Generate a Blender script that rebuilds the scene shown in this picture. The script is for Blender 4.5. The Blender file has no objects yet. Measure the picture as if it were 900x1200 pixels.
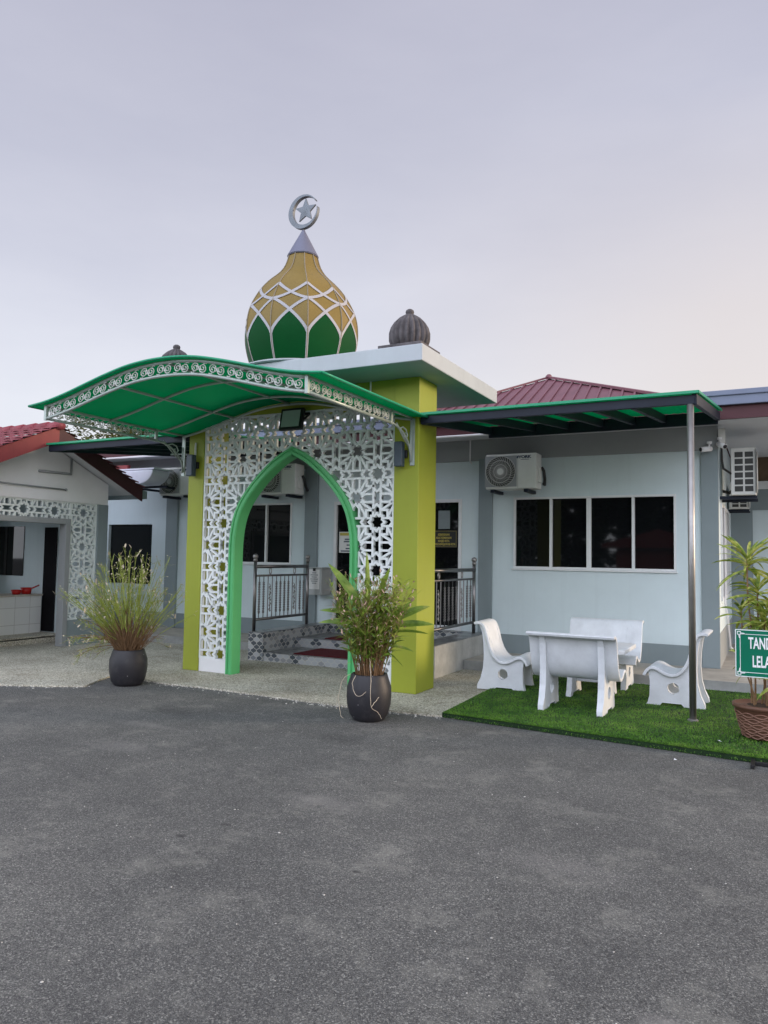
import bpy, math, random
from mathutils import Vector, Matrix, Euler
random.seed(7)
R = math.radians
PI = math.pi
S = bpy.context.scene
COL = S.collection
rnd = random.uniform

# ------------------------------------------------------------------ materials
def newmat(name):
    m = bpy.data.materials.new(name); m.use_nodes = True
    nt = m.node_tree
    return m, nt, nt.nodes['Principled BSDF']

def N(nt, t, **kw):
    n = nt.nodes.new(t)
    for k, v in kw.items():
        if k in n.inputs: n.inputs[k].default_value = v
        else: setattr(n, k, v)
    return n

def L(nt, a, b): nt.links.new(a, b)

def ramp(nt, fac, stops):
    r = nt.nodes.new('ShaderNodeValToRGB')
    e = r.color_ramp.elements
    while len(e) < len(stops): e.new(0.5)
    for i, (p, c) in enumerate(stops):
        e[i].position = p; e[i].color = (*c, 1)
    L(nt, fac, r.inputs['Fac'])
    return r.outputs['Color']

def mixc(nt, fac, a, b, mode='MIX'):
    n = nt.nodes.new('ShaderNodeMix'); n.data_type = 'RGBA'; n.blend_type = mode
    for sock, v in ((n.inputs['Factor'], fac), (n.inputs['A'], a), (n.inputs['B'], b)):
        if hasattr(v, 'is_output'): L(nt, v, sock)
        elif isinstance(v, (int, float)): sock.default_value = v
        else: sock.default_value = (*v, 1)
    return n.outputs['Result']

def objco(nt, scale=(1, 1, 1), rot=(0, 0, 0)):
    t = nt.nodes.new('ShaderNodeTexCoord'); mp = nt.nodes.new('ShaderNodeMapping')
    mp.inputs['Scale'].default_value = scale; mp.inputs['Rotation'].default_value = rot
    L(nt, t.outputs['Object'], mp.inputs['Vector'])
    return mp.outputs['Vector']

def noise(nt, co, scale, detail=4, rough=.6):
    n = N(nt, 'ShaderNodeTexNoise', Scale=scale, Detail=detail, Roughness=rough)
    L(nt, co, n.inputs['Vector'])
    return n.outputs['Fac']

def bump(nt, h, bsdf, strength=.2, dist=.01):
    b = N(nt, 'ShaderNodeBump', Strength=strength, Distance=dist)
    L(nt, h, b.inputs['Height']); L(nt, b.outputs['Normal'], bsdf.inputs['Normal'])

def paint(name, c, rough=.6, var=.12, scale=1.5, b=.08, metal=0., fine=60, spec=.4, streak=0.):
    """painted / plain surface: base colour with uneven wear, faint grain and bump"""
    m, nt, p = newmat(name)
    co = objco(nt)
    n1 = noise(nt, co, scale, 6, .65)
    lo = tuple(x*(1-var) for x in c); hi = tuple(min(1, x*(1+var*.6)) for x in c)
    col = ramp(nt, n1, [(.3, lo), (.7, hi)])
    if streak:
        co2 = objco(nt, (7, 7, .35))
        n2 = noise(nt, co2, 1.2, 5, .6)
        f = ramp(nt, n2, [(.52, (0, 0, 0)), (.75, (streak,)*3)])
        col = mixc(nt, f, col, tuple(x*.55 for x in c))
    L(nt, col, p.inputs['Base Color'])
    p.inputs['Roughness'].default_value = rough; p.inputs['Metallic'].default_value = metal
    p.inputs['Specular IOR Level'].default_value = spec
    if b:
        n3 = noise(nt, co, fine, 3, .6)
        bump(nt, n3, p, b, .004)
    return m

M = {}
M['wall'] = paint('pale_wall_paint', (.625, .725, .755), .75, .07, .8, .12, streak=.10)
M['white'] = paint('white_paint', (.80, .81, .82), .55, .06, 1.5, .05, streak=.05)
M['slab'] = paint('slab_paint', (.45, .485, .52), .6, .10, 1.2, .08, streak=.12)
M['grey'] = paint('grey_wall_paint', (.235, .285, .30), .7, .09, 1.0, .12, streak=.08)
M['band'] = paint('grey_band_paint', (.29, .31, .315), .7, .08, 1.0, .1)
M['soffit'] = paint('soffit_paint', (.66, .67, .70), .8, .08, 1.0, .05)
M['lime'] = paint('lime_paint', (.30, .345, .03), .5, .08, 1.1, .08, streak=.08)
M['arch'] = paint('arch_green_paint', (.10, .46, .17), .38, .10, 1.2, .03)
M['lattice'] = paint('lattice_paint', (.78, .82, .82), .5, .06, 3, .03, streak=.05)
M['lattice2'] = paint('lattice_dull_paint', (.74, .80, .79), .5, .08, 3, .03)
M['steel'] = paint('stainless_steel', (.36, .35, .34), .42, .15, 9, 0, metal=.85)
M['rail'] = paint('brushed_steel', (.27, .26, .26), .36, .15, 9, 0, metal=1.)
M['canopy_metal'] = paint('pale_green_metal', (.38, .44, .41), .35, .12, 6, 0, metal=.25)
M['scroll'] = paint('white_scroll_metal', (.62, .64, .62), .4, .06, 8, 0)
M['navy'] = paint('dark_navy_steel', (.014, .019, .032), .5, .25, 2, .03, spec=.25)
M['aluminium'] = paint('white_aluminium', (.74, .76, .77), .35, .05, 5, 0)
M['fascia'] = paint('blue_grey_fascia', (.17, .20, .285), .5, .1, 2, .03)
M['maroon'] = paint('maroon_board', (.075, .022, .028), .6, .2, 2, .05)
M['redboard'] = paint('faded_red_board', (.27, .05, .052), .6, .2, 2.2, .08, streak=.25)
M['acbody'] = paint('ac_plastic', (.68, .69, .66), .45, .07, 4, 0, streak=.08)
M['acdark'] = paint('ac_dark_grille', (.04, .042, .04), .5, .2, 8, 0)
M['black'] = paint('black_plastic', (.018, .018, .02), .4, .2, 8, 0)
M['lamp'] = paint('slate_lamp_metal', (.05, .075, .10), .4, .15, 8, 0)
M['pot'] = paint('dark_glazed_pot', (.017, .017, .022), .5, .35, 4, .12, fine=30)
def m_pot():
    m, nt, p = newmat('dark_flecked_pot')
    co = objco(nt)
    base = ramp(nt, noise(nt, co, 4, 6, .65), [(.3, (.013, .013, .017)), (.7, (.024, .023, .028))])
    v = N(nt, 'ShaderNodeTexVoronoi', Scale=26); L(nt, co, v.inputs['Vector'])
    sp = N(nt, 'ShaderNodeSeparateColor'); L(nt, v.outputs['Color'], sp.inputs[0])
    f = mixc(nt, 1., ramp(nt, v.outputs['Distance'], [(.10, (1, 1, 1)), (.16, (0, 0, 0))]), ramp(nt, sp.outputs[0], [(.86, (0, 0, 0)), (.9, (.9, .9, .9))]), 'MULTIPLY')
    d = ramp(nt, noise(nt, co, 7, 5, .7), [(.55, (0, 0, 0)), (.8, (.25, .25, .25))])
    c = mixc(nt, d, base, (.12, .11, .10)); c = mixc(nt, f, c, (.42, .41, .40))
    L(nt, c, p.inputs['Base Color']); p.inputs['Roughness'].default_value = .5
    bump(nt, noise(nt, objco(nt, (.3, .3, 14)), 1.5, 3, .6), p, .15, .006)
    return m
M['pot'] = m_pot()
M['soil'] = paint('potting_soil', (.05, .032, .02), .95, .4, 20, .5)
M['brownpot'] = paint('brown_pot', (.15, .075, .048), .5, .25, 5, .1)
M['brownband'] = paint('pot_relief', (.25, .13, .09), .55, .2, 6, .1)
M['concrete'] = paint('white_terrazzo', (.70, .735, .77), .55, .12, 5, .1, streak=.08)
M['walk'] = paint('walkway_concrete', (.42, .39, .34), .85, .25, 3, .3)
M['kerbgrey'] = paint('kerb_concrete', (.30, .31, .30), .85, .25, 4, .3)
M['carpet'] = paint('red_carpet', (.105, .006, .012), .95, .25, 20, .6, fine=250)
M['signgreen'] = paint('sign_green', (.0, .155, .085), .3, .08, 3, 0)
M['signwhite'] = paint('sign_white', (.82, .84, .84), .4, .03, 3, 0)
M['paper'] = paint('paper', (.78, .79, .78), .7, .04, 8, 0)
M['greypaper'] = paint('grey_paper', (.22, .26, .27), .5, .1, 8, 0)
M['yellow'] = paint('yellow_print', (.50, .42, .09), .5, .05, 8, 0)
M['ink'] = paint('dark_ink', (.04, .06, .10), .6, .05, 8, 0)
M['boxgrey'] = paint('painted_box', (.45, .48, .48), .45, .08, 5, 0)
M['red'] = paint('red_plastic', (.42, .015, .012), .3, .1, 5, 0)
M['gold'] = paint('dome_gold', (.225, .155, .04), .5, .10, 3, 0, spec=.3, streak=.10)
M['petal'] = paint('dome_green', (.001, .062, .014), .55, .12, 2, 0, spec=.1, streak=.1)
M['domewhite'] = paint('dome_white', (.40, .395, .42), .45, .06, 3, 0)
M['rib'] = paint('dome_rib', (.24, .20, .14), .5, .1, 4, 0)
M['cone'] = paint('grey_spire', (.17, .175, .24), .45, .05, 3, 0, metal=.3)
M['crescent'] = paint('silver_sheet', (.17, .19, .215), .5, .2, 8, 0, metal=.35)
M['stone'] = paint('weathered_stone', (.115, .105, .11), .9, .55, 9, .5, fine=25, streak=.5)
M['bark'] = paint('bark', (.11, .085, .06), .95, .4, 8, .5)
M['stalk'] = paint('brown_stalk', (.22, .13, .065), .8, .4, 20, 0)
M['greenstalk'] = paint('green_stalk', (.30, .36, .07), .6, .35, 7, 0)
M['seed'] = paint('pale_seed', (.62, .53, .40), .8, .3, 20, 0)
M['pinkseed'] = paint('pink_seed', (.52, .36, .28), .8, .35, 20, 0)
M['pvc'] = paint('white_pvc', (.75, .75, .76), .4, .05, 5, 0)
M['tank'] = paint('pale_plastic', (.78, .82, .92), .4, .07, 4, 0)
M['greenedge'] = paint('green_sheet_edge', (.01, .30, .15), .35, .1, 4, 0)
M['debris'] = paint('pale_litter', (.55, .54, .50), .8, .2, 30, 0)
M['cable'] = paint('cable', (.03, .03, .032), .6, .1, 8, 0)

def m_glass():
    m, nt, p = newmat('dark_tinted_glass')
    p.inputs['Base Color'].default_value = (.006, .007, .008, 1)
    p.inputs['Roughness'].default_value = .03
    p.inputs['Specular IOR Level'].default_value = .3
    n = noise(nt, objco(nt), .9, 2); bump(nt, n, p, .02, .02)
    return m
M['glass'] = m_glass()
M['dark'] = paint('unlit_room_black', (.012, .012, .014), .9, .1, 3, 0, spec=.1)  # near-black colour standing in for the lack of light indoors

def m_lampglass():
    m, nt, p = newmat('floodlight_lens')
    p.inputs['Base Color'].default_value = (.42, .50, .46, 1); p.inputs['Roughness'].default_value = .15
    b = N(nt, 'ShaderNodeTexVoronoi', Scale=60); L(nt, objco(nt), b.inputs['Vector']); bump(nt, b.outputs['Distance'], p, .2, .004)
    return m
M['lens'] = m_lampglass()

def m_sheet(name, col, thin=.5):
    m, nt, p = newmat(name)
    out = nt.nodes['Material Output']
    d = N(nt, 'ShaderNodeBsdfDiffuse'); t = N(nt, 'ShaderNodeBsdfTranslucent')
    n = noise(nt, objco(nt), 1.2, 5)
    c = ramp(nt, n, [(.3, tuple(x*.85 for x in col)), (.7, col)])
    L(nt, c, d.inputs['Color']); L(nt, c, t.inputs['Color'])
    mx = N(nt, 'ShaderNodeMixShader', Fac=thin); L(nt, d.outputs[0], mx.inputs[1]); L(nt, t.outputs[0], mx.inputs[2])
    g = N(nt, 'ShaderNodeBsdfGlossy', Roughness=.25);     m2 = N(nt, 'ShaderNodeMixShader', Fac=.04); L(nt, mx.outputs[0], m2.inputs[1]); L(nt, g.outputs[0], m2.inputs[2])
    L(nt, m2.outputs[0], out.inputs['Surface'])
    nt.nodes.remove(p)
    return m
M['sheet'] = m_sheet('green_polycarbonate', (.001, .44, .225), .72)

def m_leaf(name, stops, trans=.3, scale=9):
    m, nt, p = newmat(name)
    out = nt.nodes['Material Output']
    n = noise(nt, objco(nt), scale, 3)
    c = ramp(nt, n, stops)
    L(nt, c, p.inputs['Base Color']); p.inputs['Roughness'].default_value = .5
    t = N(nt, 'ShaderNodeBsdfTranslucent'); L(nt, c, t.inputs['Color'])
    mx = N(nt, 'ShaderNodeMixShader', Fac=trans)
    L(nt, p.outputs[0], mx.inputs[1]); L(nt, t.outputs[0], mx.inputs[2]); L(nt, mx.outputs[0], out.inputs['Surface'])
    return m
M['leaf'] = m_leaf('green_blade', [(.3, (.09, .17, .02)), (.55, (.20, .32, .04)), (.75, (.38, .42, .10))])
M['drac'] = m_leaf('variegated_blade', [(.32, (.07, .15, .02)), (.5, (.27, .34, .05)), (.66, (.55, .54, .17))], .3, 14)
M['treeleaf'] = m_leaf('tree_leaf', [(.3, (.045, .07, .02)), (.55, (.11, .12, .03)), (.75, (.24, .17, .06))], .3, 2)
M['darkleaf'] = m_leaf('dark_tree_leaf', [(.3, (.02, .035, .012)), (.7, (.05, .07, .02))], .2, 1)
M['turf'] = m_leaf('turf_blade', [(.3, (.05, .165, .014)), (.55, (.115, .28, .024)), (.75, (.22, .39, .055))], .25, 3.5)
M['turfbase'] = paint('turf_backing', (.010, .030, .008), .95, .35, 14, .5)

PALE, OIL = (.265, .258, .245), (.035, .035, .036)
STAINS = [(-.35, 2.83, .16, .13, PALE, .6), (-1.9, 3.42, .045, .03, OIL, .8), (-3.0, 3.35, .06, .045, OIL, .8), (-2.9, 3.62, .08, .04, OIL, .7), (-2.6, 4.25, .5, .22, PALE, .35),
          (-1.0, 4.0, .6, .25, PALE, .25), (-3.4, 5.75, .55, .28, OIL, .4), (-5.6, 5.9, .8, .25, OIL, .28), (-4.8, 4.6, .6, .25, PALE, .3), (-5.2, 5.3, .7, .16, PALE, .3)]
def m_asphalt():
    m, nt, p = newmat('worn_asphalt')
    co = objco(nt)
    v = N(nt, 'ShaderNodeTexVoronoi', Scale=165); L(nt, co, v.inputs['Vector'])
    v2 = N(nt, 'ShaderNodeTexVoronoi', Scale=330); L(nt, co, v2.inputs['Vector'])
    sep = N(nt, 'ShaderNodeSeparateColor'); L(nt, v.outputs['Color'], sep.inputs[0])
    sep2 = N(nt, 'ShaderNodeSeparateColor'); L(nt, v2.outputs['Color'], sep2.inputs[0])
    stone = ramp(nt, sep.outputs[0], [(.0, (.028, .028, .03)), (.22, (.06, .06, .063)), (.6, (.082, .082, .085)), (.86, (.15, .15, .148)), (.98, (.32, .318, .308))])
    fine = ramp(nt, sep2.outputs[0], [(.0, (.03, .03, .032)), (.65, (.085, .085, .088)), (1., (.28, .277, .27))])
    c = mixc(nt, .45, stone, fine)
    n1 = noise(nt, co, .7, 9, .72)
    patch = ramp(nt, n1, [(.34, (.90, .90, .91)), (.5, (1.1, 1.1, 1.1)), (.64, (1.36, 1.35, 1.33))])
    c = mixc(nt, 1., c, patch, 'MULTIPLY')
    n2 = noise(nt, co, 2.3, 9, .78)
    dust = ramp(nt, n2, [(.52, (0, 0, 0)), (.68, (1., 1., 1.))])
    c = mixc(nt, dust, c, mixc(nt, .5, c, (.27, .265, .25)))
    n4 = noise(nt, objco(nt, (1, 1.3, 1), (0, 0, .5)), .9, 8, .7)
    damp = ramp(nt, n4, [(.34, (.84, .84, .85)), (.47, (1, 1, 1))])
    c = mixc(nt, 1., c, damp, 'MULTIPLY')
    # darker worn band beside the pavement and dry pale stones that catch the eye
    v3 = N(nt, 'ShaderNodeTexVoronoi', Scale=28); L(nt, co, v3.inputs['Vector'])
    s3 = N(nt, 'ShaderNodeSeparateColor'); L(nt, v3.outputs['Color'], s3.inputs[0])
    near = ramp(nt, v3.outputs['Distance'], [(.10, (1, 1, 1)), (.17, (0, 0, 0))])
    pick = ramp(nt, s3.outputs[1], [(.90, (0, 0, 0)), (.93, (.75, .75, .75))])
    c = mixc(nt, mixc(nt, 1., near, pick, 'MULTIPLY'), c, (.36, .35, .335))
    dk = ramp(nt, s3.outputs[2], [(.90, (0, 0, 0)), (.93, (.8, .8, .8))])
    c = mixc(nt, mixc(nt, 1., near, dk, 'MULTIPLY'), c, (.03, .03, .032))
    # old stains: pale cement spills and dark oil spots, each with its own ragged outline
    def spot(c, x, y, rx, ry, col, amt):
        t = nt.nodes.new('ShaderNodeTexCoord'); mp = nt.nodes.new('ShaderNodeMapping')
        mp.inputs['Location'].default_value = (-x/rx, -y/ry, 0); mp.inputs['Scale'].default_value = (1/rx, 1/ry, 0)
        L(nt, t.outputs['Object'], mp.inputs['Vector'])
        ln = N(nt, 'ShaderNodeVectorMath'); ln.operation = 'LENGTH'; L(nt, mp.outputs[0], ln.inputs[0])
        ns = noise(nt, co, 9, 6, .75)
        ad = N(nt, 'ShaderNodeMath'); ad.operation = 'MULTIPLY_ADD'; L(nt, ns, ad.inputs[0]); ad.inputs[1].default_value = 1.8; L(nt, ln.outputs['Value'], ad.inputs[2])
        f = ramp(nt, ad.outputs[0], [(.55, (amt,)*3), (1., (0, 0, 0))])
        n_ = N(nt, 'ShaderNodeMath'); n_.operation = 'MULTIPLY'; n_.inputs[1].default_value = .5; L(nt, ad.outputs[0], n_.inputs[0])
        f = ramp(nt, n_.outputs[0], [(.5, (amt,)*3), (.82, (0, 0, 0))])
        return mixc(nt, f, c, col)
    c = mixc(nt, 1., c, (1.10, 1.12, 1.06), 'MULTIPLY')
    for (x, y, rx, ry, col, amt) in STAINS: c = spot(c, x, y, rx, ry, col, amt)
    L(nt, c, p.inputs['Base Color'])
    p.inputs['Roughness'].default_value = .82; p.inputs['Specular IOR Level'].default_value = .35
    h = mixc(nt, .5, v.outputs['Distance'], v2.outputs['Distance'])
    h2 = mixc(nt, .35, h, n2)
    bump(nt, h2, p, .6, .010)
    return m
M['asphalt'] = m_asphalt()

def m_pebble():
    m, nt, p = newmat('pebble_wash')
    co = objco(nt)
    v = N(nt, 'ShaderNodeTexVoronoi', Scale=85); L(nt, co, v.inputs['Vector'])
    sep = N(nt, 'ShaderNodeSeparateColor'); L(nt, v.outputs['Color'], sep.inputs[0])
    c = ramp(nt, sep.outputs[0], [(0, (.20, .19, .15)), (.4, (.42, .40, .325)), (.75, (.56, .54, .455)), (1, (.76, .74, .66))])
    n1 = noise(nt, co, 1.1, 6, .65)
    c = mixc(nt, 1., c, ramp(nt, n1, [(.3, (.62, .60, .56)), (.6, (1.05, 1.05, 1.03))]), 'MULTIPLY')
    L(nt, c, p.inputs['Base Color']); p.inputs['Roughness'].default_value = .8
    bump(nt, v.outputs['Distance'], p, .5, .008)
    return m
M['pebble'] = m_pebble()

def m_tile(name, axes, size=.11, dim=1.):
    """lantern tiles set on the diagonal, three greys, pale grout"""
    m, nt, p = newmat(name)
    t = nt.nodes.new('ShaderNodeTexCoord'); s = N(nt, 'ShaderNodeSeparateXYZ'); L(nt, t.outputs['Object'], s.inputs[0])
    def mt(op, a, b=None):
        n = nt.nodes.new('ShaderNodeMath'); n.operation = op
        for i, v in enumerate((a, b)):
            if v is None: continue
            if hasattr(v, 'is_output'): L(nt, v, n.inputs[i])
            else: n.inputs[i].default_value = v
        return n.outputs[0]
    if axes == 'v': u, w = mt('ADD', s.outputs[0], s.outputs[1]), s.outputs[2]
    else: u, w = s.outputs[0], s.outputs[1]
    a = mt('DIVIDE', mt('ADD', u, w), size); b = mt('DIVIDE', mt('SUBTRACT', u, w), size)
    a = mt('ADD', a, mt('MULTIPLY', mt('SINE', mt('MULTIPLY', b, 2*PI)), .07))
    b2 = mt('ADD', b, mt('MULTIPLY', mt('SINE', mt('MULTIPLY', a, 2*PI)), .07))
    fa, fb = mt('FLOOR', a), mt('FLOOR', b2)
    cmb = N(nt, 'ShaderNodeCombineXYZ'); L(nt, fa, cmb.inputs[0]); L(nt, fb, cmb.inputs[1])
    wn = N(nt, 'ShaderNodeTexWhiteNoise'); L(nt, cmb.outputs[0], wn.inputs['Vector'])
    r = nt.nodes.new('ShaderNodeValToRGB'); r.color_ramp.interpolation = 'CONSTANT'
    e = r.color_ramp.elements
    cols = [(0, (.42, .44, .46)), (.42, (.20, .22, .25)), (.62, (.075, .09, .11)), (.84, (.30, .31, .32))]
    while len(e) < 4: e.new(.5)
    for i, (q, c) in enumerate(cols): e[i].position = q; e[i].color = (*[q_*dim for q_ in c], 1)
    L(nt, wn.outputs['Value'], r.inputs[0])
    ga, gb = mt('FRACT', a), mt('FRACT', b2)
    def edge(g): return mt('LESS_THAN', mt('SUBTRACT', .5, mt('ABSOLUTE', mt('SUBTRACT', g, .5))), .06)
    gr = mt('MAXIMUM', edge(ga), edge(gb))
    c = mixc(nt, gr, r.outputs[0], (.50*dim, .50*dim, .47*dim))
    L(nt, c, p.inputs['Base Color']); p.inputs['Roughness'].default_value = .3
    bump(nt, gr, p, .3, -.003)
    return m
M['tile_v'] = m_tile('grey_lantern_tile', 'v'); M['tile_h'] = m_tile('grey_lantern_floor_tile', 'h', .11, .55)

def m_squaretile():
    m, nt, p = newmat('white_square_tile')
    co = objco(nt, (1, 1, 1), (0, 0, 0))
    t = N(nt, 'ShaderNodeTexBrick', Scale=1.0); t.offset = 0
    t.inputs['Brick Width'].default_value = .3; t.inputs['Row Height'].default_value = .3; t.inputs['Mortar Size'].default_value = .004
    t.inputs['Color1'].default_value = (.66, .68, .66, 1); t.inputs['Color2'].default_value = (.62, .64, .63, 1); t.inputs['Mortar'].default_value = (.38, .38, .36, 1)
    mp = nt.nodes.new('ShaderNodeMapping'); mp.inputs['Rotation'].default_value = (0, 0, 0)
    s = N(nt, 'ShaderNodeSeparateXYZ'); L(nt, co, s.inputs[0])
    cb = N(nt, 'ShaderNodeCombineXYZ'); L(nt, s.outputs[1], cb.inputs[0]); L(nt, s.outputs[2], cb.inputs[1])
    L(nt, cb.outputs[0], t.inputs['Vector'])
    L(nt, t.outputs['Color'], p.inputs['Base Color']); p.inputs['Roughness'].default_value = .3
    return m
M['whitetile'] = m_squaretile()

def m_metalroof():
    m = paint('red_metal_roof', (.19, .07, .092), .5, .18, 1.3, .05, streak=.2)
    return m
M['redroof'] = m_metalroof()
M['rooftile'] = paint('red_clay_tile', (.25, .045, .06), .55, .3, 5, .15, streak=.25)

# ------------------------------------------------------------------ object helpers
INV = {}
def prop(o, label=None, cat=None, group=None, kind=None):
    if label: o['label'] = label
    if cat: o['category'] = cat
    if group: o['group'] = group
    if kind: o['kind'] = kind
    return o

def thing(name, label, cat, loc=(0, 0, 0), rz=0, group=None):
    o = bpy.data.objects.new(name, None); COL.objects.link(o)
    o.empty_display_size = .1
    o.location = loc; o.rotation_euler = (0, 0, rz)
    INV[o.name] = (Matrix.Translation(loc) @ Matrix.Rotation(rz, 4, 'Z')).inverted()
    return prop(o, label, cat, group)

class MB:
    def __init__(s): s.v = []; s.f = []; s.mi = []
    def add(s, verts, faces, mi=0):
        k = len(s.v); s.v += [tuple(x) for x in verts]
        s.f += [tuple(i+k for i in f) for f in faces]; s.mi += [mi]*len(faces)
        return s
    def box(s, x0, x1, y0, y1, z0, z1, mi=0):
        v = [(x, y, z) for x in (x0, x1) for y in (y0, y1) for z in (z0, z1)]
        return s.add(v, [(0, 1, 3, 2), (4, 6, 7, 5), (0, 4, 5, 1), (2, 3, 7, 6), (0, 2, 6, 4), (1, 5, 7, 3)], mi)
    def bar(s, a, b, w, h, up=(0, 0, 1), mi=0):
        a, b = Vector(a), Vector(b); d = (b-a).normalized(); up = Vector(up)
        sd = d.cross(up)
        if sd.length < 1e-4: sd = d.cross(Vector((1, 0, 0)))
        sd.normalize(); u = sd.cross(d).normalized()
        v = [p + sd*(i*w/2) + u*(j*h/2) for p in (a, b) for i, j in ((-1, -1), (1, -1), (1, 1), (-1, 1))]
        return s.add(v, [(0, 1, 2, 3), (7, 6, 5, 4), (0, 4, 5, 1), (1, 5, 6, 2), (2, 6, 7, 3), (3, 7, 4, 0)], mi)
    def prism(s, pts, axis, a, b, mi=0):
        """outline pts (2D) extruded between a and b along axis: 'x' pts=(y,z), 'y' pts=(x,z), 'z' pts=(x,y)"""
        def p3(p, t): return {'x': (t, p[0], p[1]), 'y': (p[0], t, p[1]), 'z': (p[0], p[1], t)}[axis]
        n = len(pts)
        v = [p3(p, a) for p in pts] + [p3(p, b) for p in pts]
        f = [tuple(range(n)), tuple(range(2*n-1, n-1, -1))] + [(i, i+n, (i+1) % n+n, (i+1) % n) for i in range(n)]
        return s.add(v, f, mi)
    def tube(s, pts, r, n=6, mi=0, caps=True):
        pts = [Vector(p) for p in pts]; m = len(pts)
        rr = r if isinstance(r, (list, tuple)) else [r]*m
        v = []; f = []; prev = None
        for i, p in enumerate(pts):
            d = (pts[min(i+1, m-1)] - pts[max(i-1, 0)])
            if d.length < 1e-9: d = Vector((0, 0, 1))
            d.normalize()
            if prev is None:
                ref = Vector((0, 0, 1)) if abs(d.z) < .9 else Vector((1, 0, 0))
                a = d.cross(ref).normalized()
            else:
                a = prev - d*prev.dot(d)
                a = a.normalized() if a.length > 1e-6 else d.cross(Vector((0, .3, 1))).normalized()
            prev = a; b = d.cross(a)
            v += [p + (a*math.cos(2*PI*k/n) + b*math.sin(2*PI*k/n))*rr[i] for k in range(n)]
        for i in range(m-1):
            f += [(i*n+k, i*n+(k+1) % n, (i+1)*n+(k+1) % n, (i+1)*n+k) for k in range(n)]
        if caps: f += [tuple(range(n-1, -1, -1)), tuple((m-1)*n+k for k in range(n))]
        return s.add(v, f, mi)
    def lathe(s, prof, c=(0, 0, 0), n=32, mi=0, fn=None):
        v = []; f = []
        for i, (r, z) in enumerate(prof):
            for k in range(n):
                a = 2*PI*k/n; q = r*(fn(a, i) if fn else 1)
                v.append((c[0]+q*math.cos(a), c[1]+q*math.sin(a), c[2]+z))
        for i in range(len(prof)-1):
            f += [(i*n+k, i*n+(k+1) % n, (i+1)*n+(k+1) % n, (i+1)*n+k) for k in range(n)]
        f += [tuple(range(n-1, -1, -1)), tuple((len(prof)-1)*n+k for k in range(n))]
        return s.add(v, f, mi)
    def sphere(s, c, r, n=12, mi=0):
        pr = [(max(1e-4, r*math.sin(PI*i/n)), -r*math.cos(PI*i/n)) for i in range(n+1)]
        return s.lathe(pr, c, n*2, mi)
    def build(s, name, mat, parent=None, smooth=False, bevel=0, world=True, kind=None, label=None):
        me = bpy.data.meshes.new(name)
        me.from_pydata(s.v, [], s.f)
        for m_ in (mat if isinstance(mat, (list, tuple)) else [mat]): me.materials.append(m_)
        if any(s.mi): me.polygons.foreach_set('material_index', s.mi)
        if smooth: me.polygons.foreach_set('use_smooth', [True]*len(me.polygons))
        o = bpy.data.objects.new(name, me); COL.objects.link(o)
        if parent is not None:
            o.parent = parent
            iv = INV.get(parent.name, Matrix())
            if world: me.transform(iv)
            INV[o.name] = iv
        me.update()
        if smooth == 'auto' or (smooth and bevel == -1):
            pass
        if bevel and bevel > 0:
            md = o.modifiers.new('Bevel', 'BEVEL'); md.width = bevel; md.segments = 2; md.limit_method = 'ANGLE'; md.angle_limit = R(40)
        if kind: o['kind'] = kind
        if label: o['label'] = label
        return o

def smooth_angle(o, deg=40):
    me = o.data
    me.polygons.foreach_set('use_smooth', [True]*len(me.polygons))
    try: me.set_sharp_from_angle(angle=R(deg))
    except Exception: pass
    return o

def copy_tree(o, parent=None):
    c = o.copy(); COL.objects.link(c)
    if parent is not None: c.parent = parent
    for ch in [x for x in COL.objects if x.parent == o]: copy_tree(ch, c)
    return c

def text(txt, size, mat, parent, loc, rot=(R(90), 0, 0), name='lettering', sx=1., bold=0., align='LEFT', world=True, depth=.0015):
    cu = bpy.data.curves.new('lettering', 'FONT'); cu.body = txt; cu.size = size; cu.extrude = depth; cu.offset = bold; cu.align_x = align
    cu.space_line = 1.0
    t = bpy.data.objects.new('lettering', cu); COL.objects.link(t)
    bpy.context.view_layer.update()
    me = bpy.data.meshes.new_from_object(t.evaluated_get(bpy.context.evaluated_depsgraph_get()))
    bpy.data.objects.remove(t)
    me.transform(Matrix.Diagonal((sx, 1, 1, 1)))
    me.transform(Matrix.Translation(loc) @ Euler(rot).to_matrix().to_4x4())
    me.materials.clear(); me.materials.append(mat)
    o = bpy.data.objects.new(name, me); COL.objects.link(o)
    o.parent = parent
    if world: me.transform(INV.get(parent.name, Matrix()))
    return o

def wall_grid(mb, axis, plane, thick, a0, a1, z0, z1, holes, mi=0):
    """wall in the plane (axis 'y': spans x,z at y=plane..plane+thick) with rectangular openings (a0,a1,z0,z1)"""
    aa = sorted({a0, a1, *[h[0] for h in holes], *[h[1] for h in holes]})
    zz = sorted({z0, z1, *[h[2] for h in holes], *[h[3] for h in holes]})
    def inh(a, z): return any(h[0] < a < h[1] and h[2] < z < h[3] for h in holes)
    for i in range(len(aa)-1):
        run = None
        for j in range(len(zz)-1):
            solid = not inh((aa[i]+aa[i+1])/2, (zz[j]+zz[j+1])/2)
            if solid and run is None: run = zz[j]
            if run is not None and (not solid or j == len(zz)-2):
                top = zz[j+1] if solid else zz[j]
                if axis == 'y': mb.box(aa[i], aa[i+1], plane, plane+thick, run, top, mi)
                else: mb.box(plane, plane+thick, aa[i], aa[i+1], run, top, mi)
                run = None
    return mb

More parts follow.
